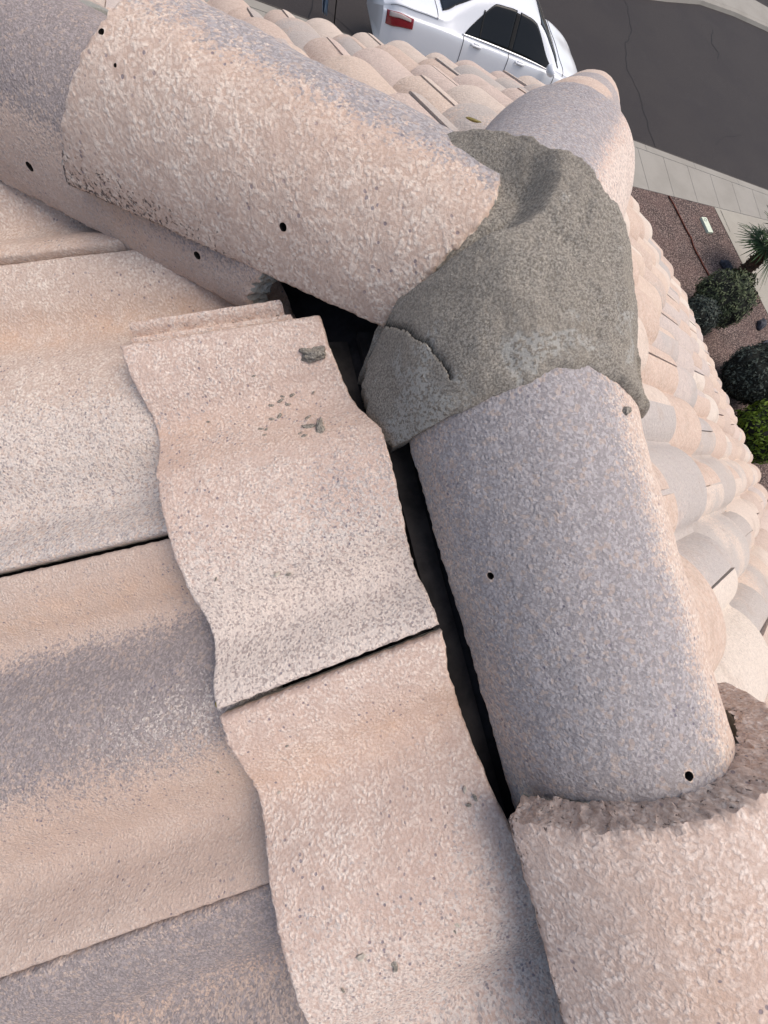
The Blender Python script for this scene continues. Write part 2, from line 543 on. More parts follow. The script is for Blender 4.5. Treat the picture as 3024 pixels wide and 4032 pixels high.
def close_tile(name, k, top, bot, front, head, mat, fn, hv=None, nu=110, nv=130, th=.017, head_cut=None, amp=.86, seed=0):
    """tile between a top and a bottom joint line. top/bot: (x0,y0,x1,y1) joint lines in plan; front/head: x at v=0 and v=1.
    head_cut: list of (v, x) for a sawn head. k: plane offset (z = k + TS*x)"""
    us = np.linspace(0, 1, nu); vv = np.linspace(0, 1, nv)
    tx0, ty0, tx1, ty1 = top; bx0, by0, bx1, by1 = bot
    nx, nz = -TS / math.sqrt(1 + TS * TS), 1 / math.sqrt(1 + TS * TS)
    P = []; A = {'mauve': [], 'pale': [], 'rust': [], 'pit': [], 'edge': []}
    for u in us:
        for v in vv:
            xf = front[0] * (1 - v) + front[1] * v
            xh = np.interp(v, [q[0] for q in head_cut], [q[1] for q in head_cut]) if head_cut else head[0] * (1 - v) + head[1] * v
            # ragged rim
            eu = min(u, 1 - u) * .43; ev = min(v, 1 - v) * .38
            x = xf * (1 - u) + xh * u
            yt = ty0 + (ty1 - ty0) * (x - tx0) / (tx1 - tx0)
            yb = by0 + (by1 - by0) * (x - bx0) / (bx1 - bx0)
            y = yt * (1 - v) + yb * v
            h = float(prof(v)) * amp
            h += .0016 * smooth_noise(x, y, seed, 14) + .0007 * smooth_noise(x, y, seed + 4, 60)
            rim = min(eu, ev)
            if rim < .005: h -= .0035 * (1 - rim / .005) ** 2
            jx = jy = 0
            if eu < .004:
                jx = .0016 * smooth_noise(x * .3, y, 3 + seed, 120) + .0014 * smooth_noise(0, y, 7 + seed, 30) + .0008 * smooth_noise(0, y, 9 + seed, 260)
            if ev < .003:
                jy = .0011 * smooth_noise(x, 0, 5 + seed, 130)
            P.append((x + nx * h + jx, y + jy, k + TS * x + nz * h))
            r = fn(u, v, x, y)
            for q in A: A[q].append(r.get(q, 0.))
            if rim < .0025: A['pit'][-1] += .2
    n0 = len(P)
    F = []
    for i in range(nu - 1):
        for j in range(nv - 1):
            a = i * nv + j; F.append((a, a + 1, a + nv + 1, a + nv))
    # perimeter skirt and underside
    per = [j for j in range(nv)] + [i * nv + nv - 1 for i in range(1, nu)] + [(nu - 1) * nv + j for j in range(nv - 2, -1, -1)] + [i * nv for i in range(nu - 2, 0, -1)]
    for q in per:
        x, y, z = P[q]
        P.append((x - nx * th, y, z - nz * th))
        for a_ in A: A[a_].append(1. if a_ == 'edge' else A[a_][q])
    m = len(per)
    for i in range(m):
        a, b = per[i], per[(i + 1) % m]
        F.append((b, a, n0 + i, n0 + (i + 1) % m))
    # underside strips across
    fr = [n0 + j for j in range(nv)]
    hd = [n0 + nv + (nu - 1) - 1 + (nv - 1 - j) for j in range(nv)]
    for j in range(nv - 1):
        F.append((fr[j + 1], fr[j], hd[j], hd[j + 1]))
    o = mesh_obj(name, P, F, mat, roof, True, A)
    bm = bmesh.new(); bm.from_mesh(o.data); bmesh.ops.recalc_face_normals(bm, faces=bm.faces); bm.to_mesh(o.data); bm.free()
    autosmooth(o, 55)
    return o

def gs(x, c, w): return math.exp(-((x - c) / w) ** 2)
def st(x, a, b):
    t = min(1, max(0, (x - a) / (b - a))); return t * t * (3 - 2 * t)

k1 = -.36 * (S - TS) + .040 - .020
k2 = k1 - .0335
def f_a(u, v, x, y):
    r = {}
    r['pale'] = .95 * st(v, .50, .90) * (1 - .3 * st(u, .8, 1)) + .25 * st(v, .35, .5)
    r['mauve'] = .42 * gs(v, .62, .16) * st(u, .25, .9) + .25 * gs(v, .95, .1) * st(u, .4, 1) + .15
    r['rust'] = .5 * gs(v, .26, .05) * (1 - u) + .3 * gs(v, .36, .04)
    r['pit'] = .25 * gs(v, .33, .08) * gs(u, .62, .2)
    return r
def f_b(u, v, x, y):
    r = {}
    r['mauve'] = .42 * st(x * .6 - y, .13, .26) * st(v, .3, .9) + .2 * gs(v, .5, .1)
    r['pale'] = .55 * st(v, .35, .7)
    r['rust'] = .7 * gs(v, .2, .07)
    r['pit'] = .35 * gs(v, .40, .10) * gs(u, .75, .2) + .25 * gs(v, .75, .12)
    return r
def f_c(u, v, x, y):
    r = {}
    r['pale'] = .68 * st(v, .42, .62) * (1 - st(v, .8, .95) * .3)
    r['mauve'] = .35 * st(v, .55, .9) + .25 * st(v, .4, .55)
    r['rust'] = .8 * gs(v, .22, .07)
    return r
def f_d(u, v, x, y):
    r = {}
    m = st(v, .17, .36) * (1 - st(v, .42, .75))
    r['mauve'] = .95 * m + .14
    r['rust'] = .7 * gs(v, .14, .06) + .35 * gs(v, .7, .1)
    r['pale'] = .45 * gs(v, .52, .1) * st(u, .3, .9)
    return r
def f_e(u, v, x, y):
    return {'mauve': .62 * (1 - st(v, .35, .75)) + .3 * gs(v, .1, .1), 'rust': .6 * gs(v, .22, .04), 'pale': .35 * st(v, .3, .6)}
def f_z(u, v, x, y):
    return {'rust': .4, 'mauve': .1}

JD = (-.547, .478, -.36, .452)     # joint lines of the second course in plan (x0,y0,x1,y1)
JA = (-.547, .088, -.36, .086)
JC = (-.577, -.284, -.33, -.264)
JE = (-.577, -.66, -.33, -.63)
JZ = (-.547, .85, -.36, .84)
FR2 = -.70
def shift(J, d): return (J[0], J[1] + d, J[2], J[3] + d)
G = .0034
close_tile('roof_tile', k2, shift(JD, -G), shift(JA, G), (FR2, FR2), None, M_cream, f_c, head_cut=[(0, -.20), (.12, -.195), (.35, -.185), (.5, -.20), (.8, -.27), (1, -.28)], seed=1)
close_tile('roof_tile', k2, shift(JA, -G), shift(JC, G * .3), (FR2, FR2), (-.28, -.28), M_flat, f_d, seed=2)
close_tile('roof_tile', k2 - .001, shift(JC, -G * .3), shift(JE, G), (FR2, FR2), (-.28, -.28), M_flat, f_e, seed=3)
close_tile('roof_tile', k2 + .001, shift(JZ, -G), shift(JD, G), (FR2, FR2), (-.33, -.33), M_cream, f_z, seed=4)
TA = (-.373, .296, -.164, .277)
TB = (-.334, -.0955, -.134, -.0705)
TC = (-.30, -.47, -.13, -.44)
ta = close_tile('roof_tile', k1, shift(TA, 0), shift(TB, G), (-.373, -.334), None, M_pink, f_a, nu=140, nv=190, seed=5,
                head_cut=[(0, -.166), (.1, -.164), (.2, -.158), (.3, -.150), (.4, -.133), (.5, -.132), (.62, -.133), (.8, -.134), (1, -.126)])
tag(ta, 'pink sawn roof tile with an exposed ribbed edge and mortar splashes')
tb = close_tile('roof_tile', k1, shift(TB, -G), TC, (-.333, -.292), None, M_pink, f_b, nu=140, nv=170, seed=6,
                head_cut=[(0, -.125), (.1, -.128), (.25, -.124), (.4, -.118), (.6, -.10), (1, -.08)])

# interlocking ribs of the sawn tile, left bare on its upper edge
def rib_strip():
    us = np.linspace(0, 1, 90)
    prof_ = [(0, -.004), (.003, .001), (.0065, .0070), (.0105, .0075), (.0135, .001), (.016, -.003), (.020, -.003), (.0225, .002), (.0255, .0075), (.030, .008), (.033, .001), (.036, -.002), (.041, -.010), (.043, -.016)]
    V = []; F = []
    for u in us:
        x = -.370 + u * (.172 if True else 0)
        for q, (dy, h) in enumerate(prof_):
            xx = x + (-.016 * u * (dy / .04) if u > .9 else 0) + .0012 * smooth_noise(x, dy, 1, 80)
            yb = .296 - .019 * (xx + .373) / .209
            V.append((xx, yb + dy - .001 + .0006 * smooth_noise(x, dy, 2, 90), k1 + TS * xx + .014 + h + .0007 * smooth_noise(x, dy, 5, 120)))
    m = len(prof_)
    n0 = len(V)
    for i in range(len(us) - 1):
        for q in range(m - 1):
            F.append((i * m + q, i * m + q + 1, (i + 1) * m + q + 1, (i + 1) * m + q))
    for i in range(len(us)):
        for q in (0, m - 1):
            x, y, z = V[i * m + q]; V.append((x, y, z - .012))
    for i in range(len(us) - 1):
        F.append((i * m, (i + 1) * m, n0 + (i + 1) * 2, n0 + i * 2))
        F.append((i * m + m - 1, n0 + i * 2 + 1, n0 + (i + 1) * 2 + 1, (i + 1) * m + m - 1))
    for i in (0, len(us) - 1):
        f = [i * m + q for q in range(m)] + [n0 + i * 2 + 1, n0 + i * 2]
        F.append(tuple(f))
    z = [0.] * len(V)
    o = mesh_obj('interlocking_rib', V, F, M_pink, ta, True, {'mauve': z, 'pale': [.35] * len(V), 'rust': [.2] * len(V), 'pit': [.35] * len(V), 'edge': [.0] * len(V)})
    autosmooth(o, 60)
rib_strip()

# ---- felt and battens under the tiles
def deck():
    b = MB()
    zt = lambda dist: -S * dist - .035
    def slab(pts):
        k = len(pts); b.add([p for p in pts] + [(x, y, z - .03) for x, y, z in pts], [tuple(range(k)), tuple(range(k, 2 * k))[::-1]] + [(i, k + i, k + (i + 1) % k, (i + 1) % k) for i in range(k)])
    top = (0, YA - .02, zt(0)); c1 = lambda sx: (sx * XR, YA + XR - .02, zt(XR))
    E_ = XE - .03
    for sx in (1, -1):
        slab([top, c1(sx), (sx * XR, YR - .01, zt(XR)), (sx * E_, YR - .01, zt(E_)), (sx * E_, -8.8, zt(E_)), (0, -8.8, zt(0))][::-sx])
    slab([top, c1(-1), c1(1)])
    b.build('roof_deck', M_felt, roof)
    n = MB(); n.box((0, -4.25, -.055), (.038, 9.1, .09))
    n.build('ridge_board', M_wood, roof)
    for sx in (1, -1):
        h = MB()
        p0 = Vector((.02 * sx, YA + .02, -.055)); p1 = Vector((sx * 2.05, YA + 2.05, -.055 - S * 2.05))
        s_ = Vector((q2, -sx * q2, 0)) * .019
        vs = [p + s_ * a + Vector((0, 0, z)) for p in (p0, p1) for a in (-1, 1) for z in (-.045, .045)]
        h.add(vs, [(0, 1, 3, 2), (4, 6, 7, 5), (0, 4, 5, 1), (2, 3, 7, 6), (0, 2, 6, 4), (1, 5, 7, 3)])
        h.build('hip_board', M_wood, roof)
    # weathered batten seen through the open joint
    t = MB()
    for j, (x, w_) in enumerate([(-.150, .030), (-.112, .026), (-.075, .03)]):
        t.box((x, -.1, S * x - .030), (w_, .75, .012))
    t.build('batten', M_wood, roof)
deck()

# ---- barrel tiles of ridge and hips
def barrel(name, A, D, L, r0, r1, th, a0=-92, a1=92, mat=M_cream, fn=None, nu=60, nv=90, seed=0, rag=.0015, shift1=0., end_rough=0.001, parent=None, th1=None, head_pitted=False, broken=None, endf=None, flat=0., slant=0.):
    A = Vector(A); D = Vector(D).normalized()
    e = D.cross(Vector((0, 0, 1))).normalized(); n = e.cross(D).normalized()
    th1 = th1 or th
    V = []; At = {q: [] for q in ('mauve', 'pale', 'rust', 'pit', 'edge')}
    def pt(u, a, r, inner):
        ar = rad(a)
        L0 = 0.
        if broken: L0 = broken(a) - (slant if inner else 0)
        Le = endf(a) if endf else L
        s = L0 + (Le - L0) * u
        c = A + D * s + e * (shift1 * u)
        p = c + e * (math.sin(ar) * r) + n * (math.cos(ar) * r * (1 - flat * (abs(a) < 90)))
        return p, s
    lay_ = []
    for inner in (0, 1):
        for i in range(nu):
            u = i / (nu - 1)
            r = r0 + (r1 - r0) * u
            t_ = th + (th1 - th) * u
            for j in range(nv):
                v = j / (nv - 1); a = a0 + (a1 - a0) * v
                rr = r - (t_ if inner else 0)
                p, s = pt(u, a, rr, inner)
                if not inner:
                    hgt = .0018 * smooth_noise(p.x + seed, p.y, p.z, 16) + .0007 * smooth_noise(p.x, p.y + seed, p.z, 70)
                    eu = min(u, 1 - u) * L; ev = min(v, 1 - v) * math.pi * r * (a1 - a0) / 180
                    rim = min(eu, ev)
                    if rim < .004: hgt -= .0028 * (1 - rim / .004) ** 2
                    p = p + (e * math.sin(rad(a)) + n * math.cos(rad(a))) * hgt
                    if rim < .004:
                        q = Vector((smooth_noise(p.x, p.y, p.z + seed, 150), smooth_noise(p.y, p.z, p.x + seed, 150), smooth_noise(p.z, p.x, p.y, 150)))
                        p = p + q * rag * 1.3 + D * (rag * 1.5 * smooth_noise(p.x, p.y, p.z + 9, 45) if eu < .004 else 0)
                    f = fn(u, v, a, s) if fn else {}
                    for q in At: At[q].append(f.get(q, 0.) + (.18 if (q == 'pit' and rim < .003) else 0))
                else:
                    for q in At: At[q].append({'edge': 1., 'pit': .2}.get(q, 0.))
                V.append(p)
    m = nu * nv
    F = []
    for i in range(nu - 1):
        for j in range(nv - 1):
            a = i * nv + j
            F.append((a, a + 1, a + nv + 1, a + nv)); F.append((m + a, m + a + nv, m + a + nv + 1, m + a + 1))
    # closing faces carry their own vertices so that they can be coarse and pitted
    def close(idx, kind, steps=8):
        base = len(V)
        for q in idx:
            po, pi = Vector(V[q]), Vector(V[q + m])
            for s in range(steps + 1):
                t = s / steps
                p = po.lerp(pi, t)
                if 0 < s < steps or (kind and s == steps):
                    k_ = end_rough
                    q_ = Vector((smooth_noise(p.x, p.y, p.z + seed, 170), smooth_noise(p.y, p.z + 3, p.x, 170), smooth_noise(p.z, p.x, p.y + 5, 170)))
                    q2_ = Vector((smooth_noise(p.x, p.y, p.z + seed, 430), smooth_noise(p.y, p.z + 3, p.x, 430), smooth_noise(p.z, p.x, p.y + 5, 430)))
                    p = p + q_ * k_ * 1.6 + q2_ * k_
                V.append(p)
                for z in At:
                    At[z].append({'edge': (0. if kind else 1.), 'pit': (.42 if kind else .25), 'pale': .1}.get(z, 0.))
        w_ = steps + 1
        for i in range(len(idx) - 1):
            for s in range(steps):
                a = base + i * w_ + s
                F.append((a, a + 1, a + w_ + 1, a + w_))
    close([j for j in range(nv)], head_pitted)
    close([(nu - 1) * nv + j for j in range(nv)], False, 3)
    close([i * nv for i in range(nu)], False, 3)
    close([i * nv + nv - 1 for i in range(nu)], False, 3)
    o = mesh_obj(name, V, F, mat, parent or roof, True, At)
    bm = bmesh.new(); bm.from_mesh(o.data)
    bmesh.ops.remove_doubles(bm, verts=bm.verts, dist=1e-6)
    bmesh.ops.recalc_face_normals(bm, faces=bm.faces)
    for ed in bm.edges:
        ed.smooth = not (len(ed.link_faces) == 2 and ed.calc_face_angle(0) > rad(50))
    bm.to_mesh(o.data); bm.free()
    o['_ax'] = 0
    del o['_ax']
    return o, (A, D, e, n)

def nail_hole(o, fr, s, a, r, hr=.0035, lip=True, depth=.05, dx=0):
    """drill a nail hole through the barrel: a real hole, the shade inside put into its near-black wall colour"""
    A, D, e, n = fr
    c = A + D * s + e * (math.sin(rad(a)) * r + dx) + n * (math.cos(rad(a)) * r)
    d = (e * math.sin(rad(a)) + n * math.cos(rad(a))).normalized()
    bpy.context.view_layer.update()
    bm = bmesh.new()
    bmesh.ops.create_cone(bm, cap_ends=True, segments=14, radius1=hr * .75, radius2=hr * 1.25, depth=depth)
    for v in bm.verts:
        v.co.x += .0008 * mn.noise(v.co * 300); v.co.y += .0008 * mn.noise(v.co * 300 + Vector((5, 5, 5)))
    me = bpy.data.meshes.new('cut'); bm.to_mesh(me); bm.free()
    me.materials.append(M_hole)
    cu = bpy.data.objects.new('cut', me); COL.objects.link(cu)
    cu.matrix_world = Matrix.Translation(c) @ d.to_track_quat('Z', 'Y').to_matrix().to_4x4()
    md = o.modifiers.new('b', 'BOOLEAN'); md.object = cu; md.operation = 'DIFFERENCE'; md.solver = 'EXACT'; md.material_mode = 'TRANSFER'
    bpy.context.view_layer.update()
    dg = bpy.context.evaluated_depsgraph_get()
    new = bpy.data.meshes.new_from_object(o.evaluated_get(dg))
    o.modifiers.clear()
    o.data = new
    bpy.data.objects.remove(cu)
M_hole = simple('hole_wall', (.022, .017, .013), .95, 300, .4)  # wall coloured near black to stand in for the shade inside the hole

# ridge tile 1 (mauve)
def f_r1(u, v, a, s):
    # a > 0 is the left foot, a < 0 the right side
    r = {}
    r['mauve'] = (.95 - .50 * st(a, 45, 85)) * st(a, -29, 12) + .10
    r['pale'] = .34 * gs(a, -14, 12) + .15 * st(a, 60, 85)
    r['pit'] = .1 + .12 * gs(a, -36, 14)
    return r
r1, fr1 = barrel('ridge_tile', (.0045, .17, -.028), (.004, -1, -.030), .43, .1205, .1065, .018, -92, 95, M_cream, f_r1, 110, 150, seed=1, rag=.0012)
tag(r1, 'mauve grey ridge tile with two nail holes')

def f_r2(u, v, a, s):
    r = {}
    r['mauve'] = .32 * st(-a, -5, 30) + .05
    r['pale'] = .45 * st(-a, -12, 20)
    r['rust'] = .6 * gs(a, 25, 14) * gs(s, .12, .1)
    r['pit'] = .42 * gs(a, 61, 9) + .2 * gs(s, 0, .006)
    return r
r2, fr2 = barrel('ridge_tile', (.0125, -.212, -.0763), (.0, -1, .0), .43, .173, .167, .033, -66, 60.5, M_coarse, f_r2, 110, 150, seed=2, rag=.0014, end_rough=.0017, head_pitted=True)
tag(r2, 'coarse cream ridge tile with a thick pitted end')
ry = -.207 - .35
for i in range(3):
    barrel('ridge_tile', (.012, ry - .35 * i, -.07), (0, -1, -.02), .43, .168, .150, .02, -66, 61, M_cream if i % 2 else M_pink, f_r2, 24, 40, seed=3 + i)
for i in range(18):
    y0 = ry - .35 * (3 + i)
    if y0 < -8.6: break
    barrel('ridge_tile', (0, y0, -.018), (0, -1, -.02), .43, .135, .118, .02, -88, 88, M_cream if i % 2 else M_pink, None, 4, 14, seed=3 + i)

# left hip: tile B over the broken tile A
def f_B(u, v, a, s):
    # v: 1 is the lower-left foot, 0 the far side
    r = {}
    fv = v
    r['mauve'] = .85 * st(fv, .60, .78) * (1 - .4 * gs(u, 1, .25)) if False else 0
    far = st(a, -26, 6)
    r['mauve'] = .80 * far * (1 - .3 * st(u, .7, 1)) + .25 * gs(u, 0, .12) * far
    foot = st(-a, 48, 90)
    r['pit'] = .66 * foot * (.55 + .45 * st(u, .25, .9))
    r['rust'] = .25 * gs(a, -10, 18)
    return r
bA = Vector((-.0484, .3176, -.02)); bE = Vector((-.388, .617, -.108)); bD = (bE - bA).normalized()
_b0 = ([-90, -69, -54, -28, -8, 3, 15, 40, 88], [0, -.018, -.032, -.055, -.058, -.048, -.032, -.012, 0])
_b1 = ([-90, -80, -64, -46, -32, -23, 20, 88], [.382, .366, .349, .331, .319, .312, .300, .310])
def B_start(a): return float(np.mean([np.interp(a + q, *_b0) for q in (-8, -4, 0, 4, 8)]))
def B_end(a): return float(np.mean([np.interp(a + q, *_b1) for q in (-8, -4, 0, 4, 8)]))
hB, frB = barrel('hip_tile', bA, bD, .382, .106, .117, .017, -90, 88, M_worm, f_B, 130, 160, seed=12, rag=.0012, end_rough=.001, broken=B_start, endf=B_end)
tag(hB, 'big cream hip tile slipped from the mortar with nail holes and black streaks along its foot')
def f_A(u, v, a, s):
    r = {}
    r['mauve'] = .25 + .75 * st(a, -62, -40) * st(s, .16, .26) + .42 * gs(s, .06, .08) * (1 - st(-a, 66, 84))
    r['pale'] = .2 * st(-a, 60, 90)
    r['rust'] = .5 * gs(s, .19, .03)
    return r
def brk(a): return -.010 + .030 * st(-a, 50, 86) + .006 * mn.noise(Vector((a * .11, 3, 0))) + .003 * mn.noise(Vector((a * .35, 7, 0)))
hA, frA = barrel('hip_tile', (-.146, .393, -.090), (-.707, .707, -.20), .43, .111, .118, .018, -98, 98, M_flat, f_A, 110, 150, seed=14, rag=.0018, end_rough=.0022, broken=brk, slant=.013)
tag(hA, 'mauve and cream hip tile with a broken end lying under the slipped tile')
for i in range(13):
    t = .50 + .35 * i
    if t > 2.8: break
    p = Vector((-t * q2, YA + t * q2, -.02 - t * .302))
    barrel('hip_tile', p, (-q2, q2, -.215), .43, .112, .128, .018, -90, 90, M_cream if i % 2 else M_flat, f_A, 10, 24, seed=20 + i)

# right hip
A_r = Vector((.027, .285, .011)); D_r = Vector((1, 1.058, -.409)).normalized()
def f_h1(u, v, a, s):
    # angle < 0: left side seen from above
    return {'mauve': 1.0 - 1.0 * st(a, 0, 26), 'pale': .75 * st(a, 2, 26), 'pit': 0}
def f_h2(u, v, a, s): return {'mauve': .85 * st(a, -2, 16), 'rust': .2}
def f_h3(u, v, a, s): return {'mauve': .8}
def f_h4(u, v, a, s): return {'mauve': .1}
tilt = .030
for i in range(17):
    s0 = -.13 + .345 * i
    if s0 + .35 > 3.25: break
    # every tile lies a little flatter than the hip itself
    dd = (D_r + Vector((0, 0, tilt))).normalized()
    c = A_r + D_r * s0 + Vector((0, 0, -.008))
    fine = i < 5
    if i == 0:
        c = A_r + D_r * -.040 + Vector((.0015, -.0015, -.028)); dd = (D_r + Vector((0, 0, .075))).normalized()
    else: c = c + Vector((-.0028, .0028, -.014 * max(0, i - 3)))
    hr, frh = barrel('hip_tile', c, dd, .345 if i == 0 else .43, .113 if i == 0 else .112 if i < 5 else .104, .131 if i == 0 else .1195 if i < 5 else .112, .017, -92, 92, [M_pink, M_cream][i % 2], [f_h1, f_h2, f_h3, f_h4][i] if i < 4 else None, 40 if fine else 5, 70 if fine else 16, seed=40 + i)
    if i == 0: tag(hr, 'hip tile half mauve and half pale just past the mortar')

# nail holes
nail_hole(r1, fr1, .17 + .029, 64, .110, .0030)
nail_hole(r1, fr1, .17 + .1985, 11, .104, .0032)
nail_hole(hB, frB, .115, -62.5, .109, .0036)
nail_hole(hB, frB, .308, -26, .115, .0026)
nail_hole(hB, frB, .288, -35, .115, .0014)
nail_hole(hA, frA, .315, -76, .115, .0045)
nail_hole(hA, frA, .085, -75, .112, .0040)

# ---- mortar cap over the junction
def bh(w_, z0, r):
    w_ = abs(w_)
    if w_ < r * .97: return z0 + math.sqrt(r * r - w_ * w_)
    return z0 + r * .243 - (w_ - r * .97) * 3.2
def mortar_z(x, y):
    t = st(y, .09, .23)
    Rr = .1375 + .021 * t
    Rl = .1285 + .021 * t - (.016 * t + .003) * st(-x, .05, .13)
    R_ = Rl + (Rr - Rl) * st(x, 0, .05)
    wy = max(0, y - .276)
    z1 = bh(math.hypot(x, wy * .92), -.03, R_)
    dx, dy = x - A_r.x, y - A_r.y
    dr2 = Vector((D_r.x, D_r.y)).normalized()
    tt = dx * dr2.x + dy * dr2.y; wr = dx * dr2.y - dy * dr2.x
    z2 = bh(math.hypot(wr, max(0, .06 - tt) * .9), A_r.z - .33 * tt - .011, .127)
    dx, dy = x, y - YA
    tl = (-dx + dy) * q2; wl = (dx + dy) * q2
    zs = [z1, z2]; m = max(zs); k = 45
    z = m + math.log(sum(math.exp(k * (v - m)) for v in zs)) / k - .008
    return z, tl, wl

def mortar():
    ring = [(-.1385, .205), (-.1405, .175), (-.138, .143), (-.131, .118), (-.121, .1135), (-.10, .114), (-.07, .1135), (-.03, .1165), (0, .112), (.03, .1005), (.055, .089), (.075, .083), (.10, .080), (.125, .082), (.142, .094),
            (.158, .14), (.164, .172), (.153, .195), (.131, .208), (.101, .217), (.069, .229), (.037, .252), (.0, .294), (-.04, .336), (-.08, .371), (-.115, .376), (-.112, .32), (-.105, .285), (-.118, .250), (-.132, .225)]
    cx, cy = .0, .205
    ang = sorted([(math.atan2(y - cy, x - cx), math.hypot(x - cx, y - cy)) for x, y in ring])
    aa = np.array([a for a, _ in ang]); dd = np.array([d for _, d in ang])
    NA, NR = 420, 150
    th_ = np.linspace(-math.pi, math.pi, NA, endpoint=False)
    dist = np.interp(th_, aa, dd, period=2 * math.pi)
    # smooth corners slightly
    dist = (np.roll(dist, 1) + 2 * dist + np.roll(dist, -1)) / 4
    crack = []
    for px, py in [(1512, 1262), (1550, 1278), (1590, 1300), (1640, 1330), (1680, 1350), (1712, 1388), (1745, 1425), (1765, 1460), (1778, 1495)]:
        # find the point of the surface that the photographed crack runs over
        d = ray(px, py).normalized(); t = .1
        while t < .8:
            p = CAM + d * t
            if p.z < mortar_z(p.x, p.y)[0]: break
            t += .0015
        crack.append(Vector((p.x, p.y)))
    bH = Vector((bD.x, bD.y)).normalized()
    # joint against the ridge tile: a shallow second trowel line
    V = [(0, 0, 0)]; cr = [0.]; sm = [0.]
    def surf(x, y, rho):
        z, tl, wl = mortar_z(x, y)
        # the bed that the slipped hip tile used to sit in
        sB = (x - bA.x) * bH.x + (y - bA.y) * bH.y; wS = -((x - bA.x) * bH.y - (y - bA.y) * bH.x); wB = abs(wS)
        if sB > -.09 and wB < .2:
            aS = math.degrees(math.asin(min(1, max(-1, wS / .106)))); aS = -aS
            s0 = B_start(aS) + .003
            q = st(sB, s0 - (.004 + .017 * st(aS, -62, -22)), s0) * (1 - st(aS, -10, 12))
            zb = bA.z - .24 * sB + math.sqrt(max(0, .101 ** 2 - min(wB, .100) ** 2)) - max(0, wB - .100) * 3
            if zb < z: z = z * (1 - q) + zb * q
        P_ = Vector((x, y, z))
        z += .0036 * smooth_noise(x, y, 1, 20) + .0022 * smooth_noise(x, y, 2, 52) + .0009 * smooth_noise(x, y, 3, 150) + .0006 * smooth_noise(x, y, 5, 380)
        # ledge pressed in with the trowel above the ridge tile, and the drag marks of the trowel
        yl = y + .006 * smooth_noise(x, 0, 8, 30)
        if x < .08: z += .0042 * st(yl, .126, .136) - .0030
        z += .0012 * smooth_noise(x * .25 + y, x - y * .3, 7, 75)
        # trowelled lip above the ridge tile
        dl = y - (.1135 + .012)
        if x < .09 and x > -.13: z += .0022 * gs(dl, 0, .006) - .0020 * gs(dl, .012, .006)
        c_ = 0
        for a, b in zip(crack[:-1], crack[1:]):
            ab = b - a; t = max(0, min(1, ((Vector((x, y)) - a).dot(ab)) / ab.length_squared))
            d = (Vector((x, y)) - (a + ab * t)).length
            c_ = max(c_, 1 - d / .0011)
        if c_ > 0: z -= .007 * min(1, c_ * 1.5)
        # the cracked-off piece sits a touch lower
        return z, min(1, c_ * 2)
    z, c = surf(cx, cy, 0); V[0] = (cx, cy, z)
    F = []
    for i in range(1, NR + 1):
        f = i / NR
        for k in range(NA):
            t = th_[k]; r_ = dist[k] * f
            rg = (1 + .016 * mn.noise(Vector((math.cos(t) * 9, math.sin(t) * 9, 1))) + .016 * mn.noise(Vector((math.cos(t) * 40, math.sin(t) * 40, 2)))) if f > .5 else 1
            if f > .5: rg = 1 + (rg - 1) * (f - .5) * 2
            x, y = cx + math.cos(t) * r_ * rg, cy + math.sin(t) * r_ * rg
            z, c = surf(x, y, f)
            # rounded rim
            e_ = (1 - f) * dist[k]
            if e_ < .008: z -= .006 * (1 - e_ / .008) ** 2
            V.append((x, y, z)); cr.append(max(0, c))
            sm.append(.9 * gs(y, .135, .03) * (x < .06) + .7 * gs(x, -.12, .02) + .4 * gs(x, .06, .05) * gs(y, .26, .06))
    for k in range(NA): F.append((0, 1 + k, 1 + (k + 1) % NA))
    for i in range(NR - 1):
        for k in range(NA):
            a = 1 + i * NA
            F.append((a + k, a + NA + k, a + NA + (k + 1) % NA, a + (k + 1) % NA))
    base = 1 + (NR - 1) * NA
    n0 = len(V)
    rows = 6
    for q in range(1, rows + 1):
        for k in range(NA):
            x, y, z = V[base + k]
            dx, dy = x - cx, y - cy; l = math.hypot(dx, dy)
            ins = .0015 * q + .002 * smooth_noise(x, y, q * .1, 60)
            V.append((x - dx / l * ins, y - dy / l * ins, z - .006 * q)); cr.append(0.); sm.append(.3)
    for q in range(rows):
        for k in range(NA):
            a = (base if q == 0 else n0 + (q - 1) * NA); b = n0 + q * NA
            F.append((a + k, b + k, b + (k + 1) % NA, a + (k + 1) % NA))
    F.append(tuple(n0 + (rows - 1) * NA + k for k in range(NA)))
    o = mesh_obj('mortar_cap', V, F, M_mortar, roof, True, {'crack': cr, 'smear': sm})
    bm = bmesh.new(); bm.from_mesh(o.data); bmesh.ops.recalc_face_normals(bm, faces=bm.faces); bm.to_mesh(o.data); bm.free()
    tag(o, 'grey sanded mortar cap with a dark crack')
    return o
mc = mortar()

def crumb(name, c, sx, sy, sz, mat, parent, seed, rz=0, sub=3, nrm=None, rough=.35):
    bm = bmesh.new(); bmesh.ops.create_icosphere(bm, subdivisions=sub, radius=1)
    for v in bm.verts:
        f = 1 + rough * mn.noise(v.co * 1.6 + Vector((seed, 0, 0))) + rough * .5 * mn.noise(v.co * 4 + Vector((0, seed, 0)))
        v.co *= f
        v.co.x *= sx; v.co.y *= sy; v.co.z *= sz
    me = bpy.data.meshes.new(name); bm.to_mesh(me); bm.free()
    me.polygons.foreach_set('use_smooth', [sub > 2] * len(me.polygons))
    me.materials.append(mat)
    o = bpy.data.objects.new(name, me); link(o, parent)
    q = (nrm or Vector((0, 0, 1))).to_track_quat('Z', 'Y').to_matrix().to_4x4()
    o.matrix_world = Matrix.Translation(c) @ q @ Matrix.Rotation(rz, 4, 'Z')
    return o

